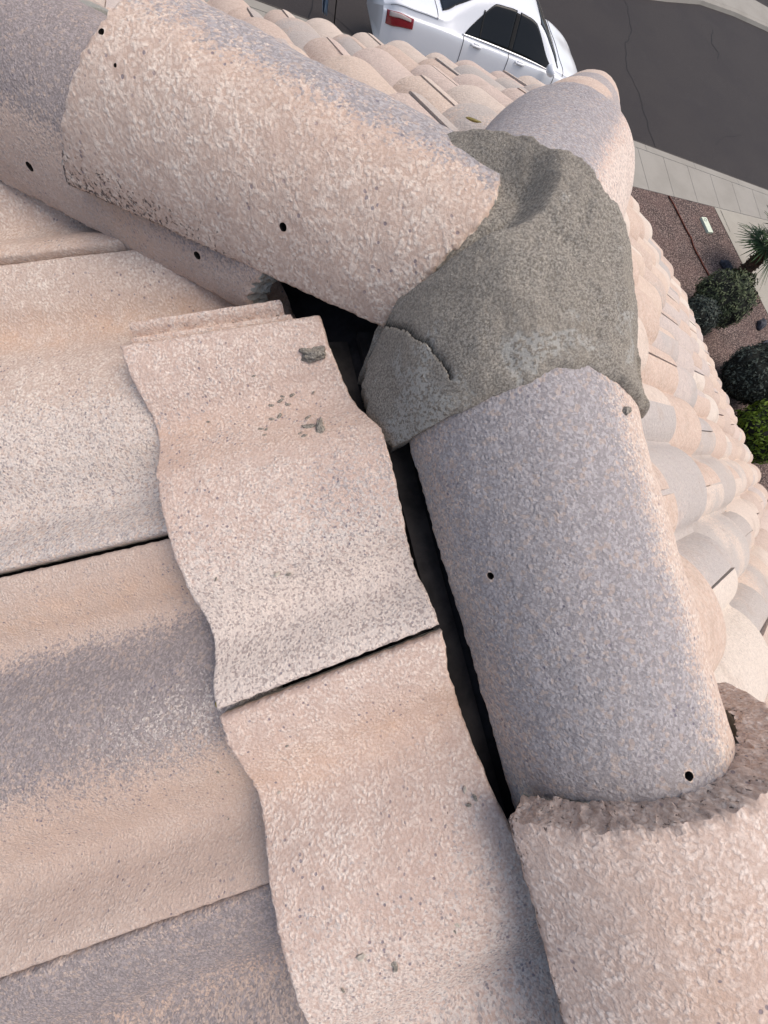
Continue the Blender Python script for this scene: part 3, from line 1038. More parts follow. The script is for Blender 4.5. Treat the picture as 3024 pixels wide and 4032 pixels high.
nl = Vector((-TS, 0, 1)).normalized()
NZ = 1 / math.sqrt(1 + TS * TS)
def on_tile(px, py, k, h):
    top, bot = (TA, TB) if k == k1 else ((JA, JC) if py > 2300 else (JD, JA))
    if k == k1 and hit(px, py, k).y < -.085: top, bot = TB, TC
    hh = .02
    for _ in range(5):
        p = hit(px, py, k + hh / NZ)
        yt = top[1] + (top[3] - top[1]) * (p.x - top[0]) / (top[2] - top[0]); yb = bot[1] + (bot[3] - bot[1]) * (p.x - bot[0]) / (bot[2] - bot[0])
        hh = float(prof(min(1, max(0, (yt - p.y) / (yt - yb))))) * .86 + .0005
    return p
# mortar splashes and grit on the sawn tile (px positions read off the photograph, unprojected onto the tile)
crumb('mortar_splash', on_tile(1232, 1393, k1, .030), .0080, .0135, .0045, M_mortar, ta, 3, rad(-12), 4, nl, .6)
crumb('mortar_splash', on_tile(1262, 1695, k1, .024), .0125, .0042, .0018, M_mortar, ta, 8, rad(-6), 4, nl, .5)
crumb('mortar_splash', on_tile(1222, 1680, k1, .022), .003, .0085, .0015, M_mortar, ta, 9, rad(-14), 3, nl, .6)
for i, (px, py, a) in enumerate([(1068, 1596, .0022), (1104, 1578, .0026), (1150, 1556, .0022), (1112, 1560, .0018), (1133, 1592, .0020), (1100, 1640, .0028), (1070, 1650, .0022), (1028, 1690, .0022), (1048, 1692, .0018), (1212, 1644, .0024),
                                 (1042, 1712, .0015), (1198, 1716, .0022), (1182, 1706, .0016), (1000, 1480, .0016), (820, 1660, .0014), (1234, 1545, .0015)]):
    crumb('mortar_splash', on_tile(px, py, k1, .012), a * .7, a * 1.6, a * .5, M_mortar, ta, i + 20, rng.uniform(-.4, .9), 2, nl, .5)
M_bare = simple('bird_lime', (.5, .44, .36), .9, 200, .2)
for i, (px, py, a, k_, h) in enumerate([(1090, 2262, .0034, k1, .022), (1135, 2262, .003, k1, .022), (850, 2280, .002, k1, .02), (1420, 3770, .004, k1, .01), (1555, 3800, .0045, k1, .01), (1350, 3900, .002, k1, .02), (1260, 2930, .0016, k1, .012), (1130, 2935, .0022, k1, .012), (1255, 2960, .0016, k1, .01), (1100, 3120, .002, k1, .02), (858, 3040, .0018, k2, .015), (900, 3225, .0014, k2, .02), (1830, 3110, .0030, k1, .02), (1870, 3140, .003, k1, .02), (1845, 3170, .0026, k1, .02), (1800, 3640, .003, k1, .03), (1790, 3665, .0022, k1, .03)]):
    crumb('grit', on_tile(px, py, k_, h), a, a * .55, a * .3, M_mortar if i % 3 else M_bare, tb if i > 3 else ta, i + 60, rng.uniform(0, 3), 2, nl, .6)
# blob of mortar on the ridge tile, olive resin drop on the joint
A1, D1, e1, n1 = fr1
def on_r1(s, a, r): return A1 + D1 * s + e1 * math.sin(rad(a)) * r + n1 * math.cos(rad(a)) * r
crumb('mortar_splash', on_r1(.09, -12.5, .1185), .0036, .0062, .0022, M_mortar, r1, 12, rad(20), 3, (e1 * math.sin(rad(-12)) + n1 * math.cos(rad(-12))), .4)
for o in [crumb('foam_bead', hit(868, 2768, k1 + .004), .0042, .0052, .004, simple('olive_foam', srgb(150, 132, 62), .6, 200, .2), ta, 77, 0, 3, nl, .2)]:
    pass

# dry leaf on the hip end beside the mortar
lf = hit(1862, 472, .052 + S3 * YA, (0, S3, 1))
o = crumb('leaf', lf, .016, .007, .0022, simple('olive_leaf', srgb(124, 112, 62), .7, 120, .25), None, 31, rad(-50), 3, Vector((0, S3, 1)).normalized(), .25)
tag(o, 'small curled olive leaf lying on the tiles of the hip end', 'leaf')

# eave trim and walls
M_fascia = simple('fascia_paint', (.33, .27, .22), .7, 30, .08)
b = MB(); EE = XE - .02
for sx in (1, -1): b.box((sx * (EE + .03), (YR - 8.8) / 2, -S * EE - .13), (.03, YR + 8.7, .15))
b.box((0, Y3 + .0, -S3 * (Y3 - YA) - .14), (2 * XR + .06, .03, .15))
for sx in (1, -1): b.box((sx * (XR + .045), (YR + Y3) / 2 + .01, -S3 * (Y3 - YA) - .14), (.03, Y3 - YR - .06, .15))
for sx in (1, -1):
    x0_, x1_ = sx * (XR + .03), sx * (EE + .01)
    z0_, z1_ = -S * abs(x0_) - .05, -S * abs(x1_) - .05
    vs = [(x, y, z + dz) for x, z in ((x0_, z0_), (x1_, z1_)) for y in (YR + .004, YR + .03) for dz in (-.15, 0)]
    b.add(vs, [(0, 1, 3, 2), (4, 6, 7, 5), (0, 4, 5, 1), (2, 3, 7, 6), (0, 2, 6, 4), (1, 5, 7, 3)])
o = b.build('fascia', M_fascia, house); o.matrix_world = Matrix.Identity(4)
b = MB(); WX = XE - .55
zt, zb = -S * XE - .12, GZ
for sx in (1, -1): b.box((sx * WX, (YR - .3 - 8.6) / 2 - .1, (zt + .18 + zb) / 2), (.2, YR - .3 + 8.4, zt + .18 - zb))
b.box((0, -8.5, (zt + zb) / 2), (2 * WX - .204, .2, zt - zb))
pg = [(-WX - .1, zb), (WX + .1, zb), (WX + .1, -S * (WX + .1) - .07), (XR - .2, -S * (XR - .2) - .07), (-XR + .2, -S * (XR - .2) - .07), (-WX - .1, -S * (WX + .1) - .07)]
n_ = len(pg)
b.add([(x, YR - .30, z) for x, z in pg] + [(x, YR - .10, z) for x, z in pg], [tuple(range(n_)), tuple(range(n_, 2 * n_))[::-1]] + [(i, n_ + i, n_ + (i + 1) % n_, (i + 1) % n_) for i in range(n_)])
b.box((0, YR + .02, (-S3 * (Y3 - YA) - .2 + zb) / 2), (2 * XR - .7, .22, -S3 * (Y3 - YA) - .2 - zb))
o = b.build('wall', M_stucco, house); o.matrix_world = Matrix.Identity(4)
bm = bmesh.new(); bm.from_mesh(o.data); bmesh.ops.recalc_face_normals(bm, faces=bm.faces); bm.to_mesh(o.data); bm.free()
b = MB()
for sx in (1, -1): b.box((sx * (XE - .26), (YR - 8.7) / 2, -S * EE - .21), (.50, YR + 8.6, .02))
b.box((0, (YR + Y3) / 2 + .05, -S3 * (Y3 - YA) - .225), (2 * XR, Y3 - YR - .1, .02))
o = b.build('soffit', M_fascia, house); o.matrix_world = Matrix.Identity(4)

# ------------------------------------------------------------ ground
def sheet(name, pts, z, mat, kind='structure', parent=None, thick=None):
    n = len(pts)
    v = [(x, y, z) for x, y in pts]; f = [tuple(range(n))]
    if thick:
        v += [(x, y, z - thick) for x, y in pts]
        f += [(i, n + i, n + (i + 1) % n, (i + 1) % n) for i in range(n)]
    o = mesh_obj(name, v, f, mat, parent, False)
    bm = bmesh.new(); bm.from_mesh(o.data); bmesh.ops.recalc_face_normals(bm, faces=bm.faces)
    if sum(q.normal.z * q.calc_area() for q in bm.faces) < -1e-6 and not thick:
        bmesh.ops.reverse_faces(bm, faces=bm.faces)
    bm.to_mesh(o.data); bm.free()
    if parent is None: o['kind'] = kind
    return o
sheet('ground', [(-600, -600), (600, -600), (600, 600), (-600, 600)], GZ - .16, simple('desert_soil', (.19, .15, .12), .95, 2, .2))
# line of the kerb, slightly turned to the house
kd = Vector((math.cos(rad(-8.2)), math.sin(rad(-8.2)))); kp = Vector((10.56, 9.17))
wd = Vector((math.cos(rad(-4.4)), math.sin(rad(-4.4)))); wp = Vector((10.25, 7.50))
K = lambda x, o=0: (x, kp.y + (x - kp.x) * kd.y / kd.x + o)
Wk = lambda x, o=0: (x, wp.y + (x - wp.x) * wd.y / wd.x + o)
road_far = [(-60, 15.5), (0, 15.3), (8, 15.2), (13, 15.35), (15.6, 16.1), (17.8, 16.81), (19.9, 17.03), (22.0, 17.04), (26, 16.7), (40, 15)]
sheet('road', [K(-60), K(40)] + road_far[::-1], GZ - .10, M_asphalt)
sheet('gravel_yard', [(4.2, -30), (13.05, -30), (13.05, 3.93), (12.78, 7.27), Wk(12.78, -.003), Wk(-30, -.003), (-30, 4), (3, 4), (3.9, 3)], GZ, M_gravel)
sheet('gravel_yard_left', [(-30, -30), (-4, -30), (-4, 4), (-30, 4)], GZ - .002, M_gravel)
# the driveway slabs beside the yard
sheet('driveway', [(13.05, -30), (24, -30), (24, 5), Wk(24, -.01), Wk(12.79, -.01), (13.06, 3.93)], GZ + .005, M_drive)
# sidewalk slabs, one by one, with recessed joints
walk = tag(empty('pavement', (0, 0, 0)), kind='structure')
kerb = tag(empty('kerb', (0, 0, 0)), kind='structure')
x = 2.0
kw = .30
jw = .012
while x < 24:
    w_ = .92
    def skew(p, off=.0): return p
    a0, a1 = x + jw / 2, x + w_ - jw / 2
    A0 = Wk(a0); A1_ = Wk(a1)
    B0 = K(a0 + .25, -kw - .01); B1 = K(a1 + .25, -kw - .01)
    o = sheet('slab', [A0, A1_, B1, B0], GZ + .008, M_walk, parent=walk, thick=.06)
    x += w_
sheet('pavement_joint', [Wk(-30), Wk(24), K(24), K(-30)], GZ - .01, M_joint, parent=walk)
sheet('slab', [Wk(-30), Wk(1.99), K(2.24, -kw - .01), K(-30, -kw - .01)], GZ + .008, M_walk, parent=walk, thick=.06)
x = -2.0
while x < 25:
    w_ = 1.84
    a0, a1 = x + .005, x + w_ - .005
    sheet('kerbstone', [K(a0, -kw), K(a1, -kw), K(a1, -.09), K(a0, -.09)], GZ + .010, M_walk, parent=kerb, thick=.11)
    # rolled face down to the road
    v = [(*K(a0, -.09), GZ + .010), (*K(a1, -.09), GZ + .010), (*K(a1, 0), GZ - .035), (*K(a0, 0), GZ - .035),
         (*K(a1, .03), GZ - .11), (*K(a0, .03), GZ - .11), (*K(a0, -.09), GZ - .11), (*K(a1, -.09), GZ - .11)]
    mesh_obj('kerb_face', v, [(0, 1, 2, 3), (3, 2, 4, 5), (0, 3, 5, 6), (1, 7, 4, 2)], M_walk, kerb, False)
    x += w_
RZ = GZ - .10
# far kerb and verge across the road
fk = [(px_, py_) for px_, py_ in road_far]
def strips(name, rows, mat):
    V = []; F = []; m = len(rows)
    for i, (px_, py_) in enumerate(fk):
        for k, z in rows: V.append((px_ + .05 * k, py_ + .99 * k, z))
        if i:
            for q in range(m - 1): F.append(((i - 1) * m + q, i * m + q, i * m + q + 1, (i - 1) * m + q + 1))
    o = mesh_obj(name, V, F, mat, None, False); o['kind'] = 'structure'
strips('far_kerb', [(-.01, RZ - .01), (.03, GZ - .02), (.15, GZ + .01)], M_walk)
strips('far_pavement', [(.155, GZ + .01), (1.40, GZ + .012)], M_walk)
strips('far_verge', [(1.405, GZ), (60, GZ)], simple('dark_hedge_soil', (.035, .03, .028), .95, 5, .4))

# cracks in the road: thin tar lines a few millimetres proud
def ribbon(name, pts, w_, z, mat, parent=None, kind=None, jag=.03, seed=0):
    P_ = []
    for (a, b) in zip(pts[:-1], pts[1:]):
        a = Vector(a); b = Vector(b); n = max(2, int((b - a).length / .12))
        for i in range(n): P_.append(a.lerp(b, i / n))
    P_.append(Vector(pts[-1]))
    V = []; F = []
    for i, p in enumerate(P_):
        d = (P_[min(i + 1, len(P_) - 1)] - P_[max(0, i - 1)]).normalized(); n = Vector((-d.y, d.x))
        j = jag * mn.noise(Vector((p.x * 3, p.y * 3, seed)))
        ww = w_ * (.6 + .6 * abs(mn.noise(Vector((p.x * 6, p.y * 6, seed + 3)))))
        for s in (-1, 1):
            q = p + n * (j + s * ww / 2); V.append((q.x, q.y, z))
    for i in range(len(P_) - 1): F.append((2 * i, 2 * i + 1, 2 * i + 3, 2 * i + 2))
    o = mesh_obj(name, V, F, mat, parent, False)
    if kind: o['kind'] = kind
    return o
ribbon('road_crack', [(11.54, 9.05), (11.6, 9.8), (11.88, 11.19), (11.8, 12.1), (12.3, 13.2), (12.6, 13.5), (12.9, 13.95), (13.2, 15), (13.0, 16.5)], .035, RZ + .004, M_crack, kind='structure', jag=.06)
ribbon('road_crack', [(17.8, 15.6), (17.3, 14.8), (17.5, 14.4), (17.2, 14.1)], .05, RZ + .004, M_crack, kind='structure', jag=.08, seed=4)
ribbon('road_crack', [(14.6, 9.9), (15.3, 10.4), (16.4, 10.6)], .02, RZ + .004, M_crack, kind='structure', jag=.1, seed=6)
ribbon('road_joint', [(2.1, 10.1), (2.45, 10.9), (2.75, 11.9)], .035, RZ + .004, M_crack, kind='structure', jag=.01, seed=6)
ribbon('road_joint', [(2.7, 11.0), (3.14, 10.55), (3.6, 10.0)], .02, RZ + .004, M_crack, kind='structure', jag=.01, seed=8)
ribbon('driveway_joint', [(13.02, 7.22), (13.01, 6.5)], .02, GZ + .009, M_joint, kind='structure', jag=.01)
ribbon('driveway_joint', [(13.02, 3.1), (16, 2.95)], .02, GZ + .009, M_joint, kind='structure', jag=.01)

# drip line, valve box, stones
dl = MB(); dp = [(10.95, 7.40), (11.00, 7.1), (11.06, 6.75), (11.08, 6.4), (11.12, 6.13), (11.10, 5.9), (11.10, 5.68), (11.13, 5.5), (11.16, 5.35), (11.22, 5.0), (11.24, 4.8), (11.2, 4.5), (11.1, 4.1)]
dl.tube([(x_, y_, GZ + .02 + .006 * math.sin(i * 2.1)) for i, (x_, y_) in enumerate(dp)], .016, 6)
o = dl.build('irrigation_hose', simple('rusty_hose', srgb(104, 58, 44), .8, 20, .4), smooth=True)
tag(o, 'rust brown irrigation hose snaking across the gravel yard', 'hose')
M_box = simple('pale_plastic', srgb(205, 212, 190), .6, 20, .06)
box = tag(empty('valve_box', (12.02, 6.60, GZ), rad(-88)), 'pale rectangular water meter lid with a round mark set in the gravel', 'meter box')
b = MB(); b.box((0, 0, .02), (.47, .21, .05)); o = b.build('lid', M_box, box)
bm = bmesh.new(); bm.from_mesh(o.data); bmesh.ops.bevel(bm, geom=bm.edges[:], offset=.012, segments=2); bm.to_mesh(o.data); bm.free()
b = MB(); b.tube([(-.15 + .045 * math.cos(t), .0 + .045 * math.sin(t), .047) for t in np.linspace(0, 2 * math.pi, 20)], .005, 5); b.build('round_mark', simple('grey_print', (.25, .27, .27), .7), box)
M_rock = simple('dark_stone', (.06, .06, .07), .9, 12, .4, .01)
for i, (x_, y_, s_, lab) in enumerate([(12.03, 5.30, .17, 'dark elongated stone lying at the foot of the palm trunk'), (12.45, 3.62, .17, 'dark grey stone half hidden behind the big round bush'), (12.30, 3.1, .09, 'small dark stone in the gravel next to the driveway edge')]):
    o = crumb('stone', Vector((x_, y_, GZ + .05)), s_ * 1.2, s_ * .55, s_ * .5, M_rock, None, i + 5, rad([115, 40, 10][i]), 3)
    tag(o, lab, 'stone', 'stones in the gravel yard')

# ------------------------------------------------------------ shrubs
def leaf_mat(name, a, b_):
    g = NG(name, .7); c = g.obj()
    oi = g.attr('tone')
    base = g.mix(oi, a, b_)
    g.l(base, g.b.inputs['Base Color'])
    g.b.inputs['Subsurface Weight'].default_value = 0
    return g.m
def shrub(loc, rx, rz_, mat, core, label, seed, n=5200, leaf=.035):
    r = np.random.default_rng(seed)
    t = empty('shrub', loc)
    tag(t, label, 'shrub', 'clipped shrubs in the gravel yard')
    bm = bmesh.new(); bmesh.ops.create_icosphere(bm, subdivisions=4, radius=1)
    for v in bm.verts:
        f = .86 + .10 * mn.noise(v.co * 2.2 + Vector((seed, 0, 0)))
        v.co = Vector((v.co.x * rx * f, v.co.y * rx * f, v.co.z * rz_ * f + rz_ * .9))
        v.co.z = max(v.co.z, 0)
    me = bpy.data.meshes.new('branches'); bm.to_mesh(me); bm.free(); me.materials.append(core)
    link(bpy.data.objects.new('branches', me), t)
    V = []; F = []; tone = []
    d = r.normal(size=(n, 3)); d /= np.linalg.norm(d, axis=1)[:, None]
    d[:, 2] = np.where(d[:, 2] < -.75, -d[:, 2], d[:, 2])
    for i in range(n):
        q = Vector(d[i]); f = .86 + .13 * mn.noise(q * 2.2 + Vector((seed, 0, 0))) + .10 * mn.noise(q * 6 + Vector((0, seed, 0)))
        f *= r.uniform(.88, 1.10)
        p = Vector((q.x * rx * f, q.y * rx * f, q.z * rz_ * f + rz_ * .9))
        if p.z < .01: continue
        a = Vector(r.normal(size=3)).normalized(); nn = (q + a * .8).normalized()
        s1 = nn.cross(Vector(r.normal(size=3))).normalized(); s2 = nn.cross(s1)
        L_ = leaf * r.uniform(.6, 1.3); w_ = L_ * .38
        k = len(V)
        V += [p - s1 * L_, p + s2 * w_, p + s1 * L_, p - s2 * w_]; F.append((k, k + 1, k + 2, k + 3))
        tn = min(1, max(0, .5 + .6 * mn.noise(q * 5) + r.uniform(-.35, .35))); tone += [tn] * 4
    mesh_obj('foliage', V, F, mat, t, False, {'tone': tone})
    return t
ML1 = leaf_mat('leaf_olive', srgb(42, 50, 36), srgb(104, 112, 78))
ML2 = leaf_mat('leaf_grey', srgb(40, 46, 44), srgb(84, 92, 80))
ML3 = leaf_mat('leaf_bright', srgb(40, 56, 14), srgb(112, 134, 34))
M_core = simple('twigs', (.015, .016, .012), 1, 30, .3)
def gpos(px, py, z):
    d = ray(px, py); return CAM + d * ((GZ + z - CAM.z) / d.z)
p = gpos(2840, 1182, .48); shrub((p.x, p.y, GZ), .66, .55, ML1, M_core, 'big clipped round olive green shrub at the foot of the palm', 1, 7000)
p = gpos(2745, 1235, .3); shrub((p.x - .1, p.y - .1, GZ), .46, .36, ML2, M_core, 'small dark shrub crowding the roof side of the biggest round shrub', 2, 3500)
p = gpos(2975, 1478, .5); shrub((p.x, p.y, GZ), .72, .55, ML2, M_core, 'dark grey green round shrub between the olive and the bright shrubs', 3, 7000)
p = gpos(3015, 1705, .45); shrub((p.x, p.y, GZ), .70, .52, ML3, M_core, 'bright yellow green shrub nearest the eave at the frame edge', 4, 6500, .045)

# ------------------------------------------------------------ palm
def palm(loc):
    t = tag(empty('palm_tree', loc), 'young fan palm with shaggy brown trunk leaning over the driveway edge', 'palm tree')
    b = MB(); H = .86
    pts = [(.04 * math.sin(z * 2), .22 * z, z) for z in np.linspace(0, H, 14)]
    b.tube(pts, [.17 - .05 * (i / 13) + .012 * math.sin(i * 2.3) for i in range(14)], 14)
    M_tr = simple('palm_bark', (.085, .05, .032), .95, 22, .55, .02)
    b.build('trunk', M_tr, t, True)
    r = np.random.default_rng(5)
    b = MB()
    for i in range(150):
        z = r.uniform(.05, H); a = r.uniform(0, 2 * math.pi); R_ = .155 - .04 * z / H
        c = Vector((math.cos(a) * R_ + .04 * math.sin(z * 2), math.sin(a) * R_ + .22 * z, z)); o_ = Vector((math.cos(a), math.sin(a), 0)); s_ = Vector((-math.sin(a), math.cos(a), 0))
        l = r.uniform(.05, .13); w_ = r.uniform(.02, .05); cu = r.uniform(.3, 1)
        tip = c + o_ * l * cu + Vector((0, 0, l * r.uniform(-.6, .8)))
        b.add([c - s_ * w_, c + s_ * w_, tip + s_ * w_ * .3, tip - s_ * w_ * .3, c - s_ * w_ + o_ * .01 - Vector((0, 0, .02)), c + s_ * w_ + o_ * .01 - Vector((0, 0, .02))], [(0, 1, 2, 3), (4, 3, 2, 5), (0, 3, 4), (1, 5, 2)])
    tag(b.build('bark_scale', simple('palm_boots', (.13, .075, .045), .95, 18, .5), t), kind='stuff')
    Mf = leaf_mat('palm_leaf', srgb(34, 48, 30), srgb(86, 108, 66))
    Mp = simple('palm_stem', (.10, .13, .05), .7, 20, .2)
    for i in range(26):
        a = i * 2.399; el = rad(r.uniform(-38, 70)); Lp = r.uniform(.30, .5)
        d = Vector((math.cos(a) * math.cos(el), math.sin(a) * math.cos(el), math.sin(el)))
        c0 = Vector((.04, .22 * H, H)) ; c1 = c0 + d * Lp
        st_ = MB(); st_.tube([c0, c0.lerp(c1, .5) + Vector((0, 0, .03)), c1], [.014, .011, .008], 5)
        fr_ = st_.build('frond', Mp, t, True)
        s_ = d.cross(Vector((0, 0, 1))).normalized(); n = s_.cross(d).normalized()
        V = []; F = []; tone = []
        nb = 19
        for k in range(nb):
            fa = rad(-115 + 230 * k / (nb - 1)); dd = (d * math.cos(fa) + s_ * math.sin(fa)).normalized()
            Lb = r.uniform(.50, .62) * (1 - .25 * abs(fa) / rad(115)); sd_ = dd.cross(n).normalized()
            dr = r.uniform(.02, .14)
            for q, (f, w_) in enumerate([(0, .004), (.35, .019), (.7, .013), (1, .001)]):
                pc = c1 + dd * Lb * f + n * (.05 * f) - Vector((0, 0, dr * f * f))
                V += [pc - sd_ * w_, pc + n * .004, pc + sd_ * w_]; tone += [r.uniform(.1, .9)] * 3
            base = len(V) - 12
            for q in range(3):
                for z in range(2): F.append((base + q * 3 + z, base + q * 3 + z + 1, base + q * 3 + z + 4, base + q * 3 + z + 3))
        mesh_obj('leaf_fan', V, F, Mf, fr_, False, {'tone': tone})
palm((12.30, 5.0, GZ))

# ------------------------------------------------------------ car
def car():
    t = tag(empty('parked_car', (3.36, 9.98, GZ - .10), rad(-5)), 'white four-door sedan parked along the kerb below the hip end of the roof', 'car')
    paint = simple('white_car_paint', (.80, .81, .82), .35, None, spec=.5, coat=.8)
    glass = simple('tinted_glass', (.008, .010, .011), .12, None, spec=.25)
    rubber = simple('rubber', (.012, .012, .012), .8)
    chrome = simple('bright_trim', (.6, .6, .6), .2, metal=1)
    seam = simple('panel_gap', (.05, .05, .055), .8)
    t.scale = (1.0, 1.0, 1.0)
    L = 4.8
    xs_ = [0, .05, .15, .35, .7, 1.1, 1.6, 2.2, 2.8, 3.3, 3.7, 4.1, 4.45, 4.65, 4.76, 4.8]
    I = lambda x, a, b: float(np.interp(x, a, b))
    def sm(x, a, b):
        s = 0
        for d in (-.09, -.045, 0, .045, .09): s += I(min(max(x + d, 0), L), a, b)
        return s / 5
    hw = lambda x: sm(x, [0, .06, .18, .45, 1.0, 2.4, 3.6, 4.2, 4.55, 4.72, 4.8], [.60, .74, .84, .89, .91, .915, .91, .87, .78, .62, .45])
    belt = lambda x: sm(x, [0, .2, 1, 2.5, 3.6, 4.2, 4.6, 4.8], [.86, .965, .98, .95, .92, .84, .74, .62])
    deck_ = lambda x: sm(x, [0, .08, .25, .8, 3.55, 4.0, 4.4, 4.65, 4.8], [.92, 1.05, 1.10, 1.12, 1.02, .98, .90, .80, .66])
    roof_ = lambda x: sm(x, [0, .98, 1.2, 1.65, 2.0, 2.4, 2.85, 3.15, 3.75, 3.9, 4.8], [0, 1.10, 1.20, 1.395, 1.455, 1.475, 1.45, 1.36, 1.03, 0, 0])
    lower = lambda x: sm(x, [0, .1, .6, 4.2, 4.7, 4.8], [.42, .30, .22, .22, .28, .4])
    def sec(x):
        w_ = hw(x); bz = belt(x); lz = lower(x); rz_ = roof_(x); dz = deck_(x)
        top = max(rz_, dz)
        gh = min(1, max(0, (rz_ - dz) / .12))
        yb = w_ * .955
        # greenhouse edge
        ez = dz - .03 + gh * max(0, (rz_ - .075) - (dz - .03)); ey = yb * .9 - gh * max(0, ez - bz) * .50
        P_ = [(w_ * .90, lz), (w_ * .985, lz + (bz - lz) * .30), (w_ * 1.0, lz + (bz - lz) * .58), (w_ * .985, lz + (bz - lz) * .84), (yb, bz), (yb * .955, bz + .022)]
        P_ += [(ey + (yb * .955 - ey) * .5, bz + .022 + (ez - bz - .022) * .5), (ey, ez), (ey * .86, ez + (top - ez) * .62), (ey * .5, top - .012), (0, top)]
        return P_
    KN = 10
    def Sf(x, k):
        P_ = sec(x); i = min(int(k), KN - 1); f = k - i
        p0, p1, p2, p3 = P_[max(i - 1, 0)], P_[i], P_[i + 1], P_[min(i + 2, KN)]
        if i == KN - 1: p3 = (-P_[KN - 1][0], P_[KN - 1][1])
        cr = lambda a, b, c, d: .5 * (2 * b + (c - a) * f + (2 * a - 5 * b + 4 * c - d) * f * f + (3 * b - a - 3 * c + d) * f ** 3)
        return (cr(p0[0], p1[0], p2[0], p3[0]), cr(p0[1], p1[1], p2[1], p3[1]))
    NX, NK = 130, 60
    V = []; F = []
    X = [L * (.5 - .5 * math.cos(math.pi * i / (NX - 1))) * .35 + L * i / (NX - 1) * .65 for i in range(NX)]
    for x in X:
        row = [Sf(x, KN * j / NK) for j in range(NK + 1)]
        full = [(-y, z) for y, z in row] + [(y, z) for y, z in row[:-1][::-1]]
        V += [(x, y, z) for y, z in full]
    m = 2 * NK + 1
    for i in range(NX - 1):
        for j in range(m - 1): F.append((i * m + j, i * m + j + 1, (i + 1) * m + j + 1, (i + 1) * m + j))
        F.append((i * m, (i + 1) * m, (i + 1) * m + m - 1, i * m + m - 1))
    F.append(tuple(range(m))); F.append(tuple((NX - 1) * m + j for j in range(m))[::-1])
    body = mesh_obj('body', V, F, paint, t, True)
    bm = bmesh.new(); bm.from_mesh(body.data); bmesh.ops.recalc_face_normals(bm, faces=bm.faces); bm.to_mesh(body.data); bm.free()
    # wheel openings
    bm = bmesh.new()
    for x_ in (1.06, 3.88):
        for y_ in (-.86, .86):
            r_ = bmesh.ops.create_cone(bm, cap_ends=True, segments=32, radius1=.37, radius2=.37, depth=.5, matrix=Matrix.Translation((x_, y_, .33)) @ Matrix.Rotation(rad(90), 4, 'X'))
    cm = bpy.data.meshes.new('c'); bm.to_mesh(cm); bm.free(); cm.materials.append(rubber)
    cu = bpy.data.objects.new('c', cm); COL.objects.link(cu); cu.parent = t
    body.data.materials.append(rubber)
    md = body.modifiers.new('b', 'BOOLEAN'); md.object = cu; md.solver = 'EXACT'; md.material_mode = 'TRANSFER'
    bpy.context.view_layer.update()
    new = bpy.data.meshes.new_from_object(body.evaluated_get(bpy.context.evaluated_depsgraph_get()))
    body.modifiers.clear(); body.data = new; bpy.data.objects.remove(cu)
    autosmooth(body, 45)
    for x_ in (1.06, 3.88):
        for y_ in (-.80, .80):
            wh = MB(); prof_ = [(.10, -.11), (.29, -.11), (.325, -.08), (.33, 0), (.325, .08), (.29, .11), (.10, .11)]
            vs = [(x_ + math.cos(a) * r_, y_ + yy, .33 + math.sin(a) * r_) for a in np.linspace(0, 2 * math.pi, 28, endpoint=False) for r_, yy in prof_]
            n = len(prof_); fs = [(i * n + j, i * n + j + 1, ((i + 1) % 28) * n + j + 1, ((i + 1) % 28) * n + j) for i in range(28) for j in range(n - 1)]
            wh.add(vs, fs); w_ = wh.build('wheel', rubber, t, True)
            sgn = -1 if y_ < 0 else 1
            h = MB(); h.tube([(x_, y_ + sgn * .06, .33), (x_, y_ + sgn * .112, .33)], [.21, .20], 20); h.build('rim', simple('alloy', (.45, .45, .46), .35, metal=1), w_)
    def patch(name, mat, x0, x1, k0, k1_, off=.004, side=-1, nx=24, nk=16, shape=None, parent=t):
        V = []; F = []
        for i in range(nx + 1):
            for j in range(nk + 1):
                u, v = i / nx, j / nk
                x = x0 + (x1 - x0) * u
                a, b_ = (k0, k1_) if shape is None else shape(u)
                k = a + (b_ - a) * v
                kk = k if k <= KN else 2 * KN - k
                y, z = Sf(x, kk); yy = (y if k <= KN else -y)
                y2, z2 = Sf(x, min(kk + .05, KN)); y1, z1 = Sf(x, max(kk - .05, 0))
                ty, tz = y2 - y1, z2 - z1; l = math.hypot(ty, tz) or 1
                ny, nz = tz / l, -ty / l
                if k > KN: ny = -ny
                V.append((x, side * (yy + ny * off), z + nz * off))
        for i in range(nx):
            for j in range(nk):
                a = i * (nk + 1) + j; F.append((a, a + 1, a + nk + 2, a + nk + 1))
        o = mesh_obj(name, V, F, mat, parent, True)
        so = o.modifiers.new('s', 'SOLIDIFY'); so.thickness = .003
        return o
    for sd_ in (-1, 1):
        # side windows: rear door and front door, with the arched upper edge
        def shp(xa, xb, full0=None):
            def f(u):
                x = xa + (xb - xa) * u
                up = 5.25 + 1.72 * max(0, min(1, (x - 1.50) / .50)) ** .75 * max(0, min(1, (3.66 - x) / .72)) ** .8
                return (5.25, up)
            return f
        patch('window', glass, 1.51, 2.46, 5.25, 6.9, .006, sd_, 30, 12, shp(1.51, 2.46))
        patch('window', glass, 2.54, 3.62, 5.25, 6.9, .006, sd_, 30, 12, shp(2.54, 3.62))
        patch('window_pillar', rubber, 1.80, 1.83, 5.25, 6.6, .009, sd_, 2, 10)
        patch('window_pillar', rubber, 2.455, 2.545, 5.25, 6.85, .008, sd_, 4, 12)
        patch('window_trim', chrome, 1.46, 3.66, 5.12, 5.23, .009, sd_, 60, 2)
        for xx in (1.50, 2.50, 3.64):
            def sh(u): return (.6, 5.1)
            patch('door_seam', seam, xx - .006 , xx + .006, .6, 5.1, .002, sd_, 1, 30)
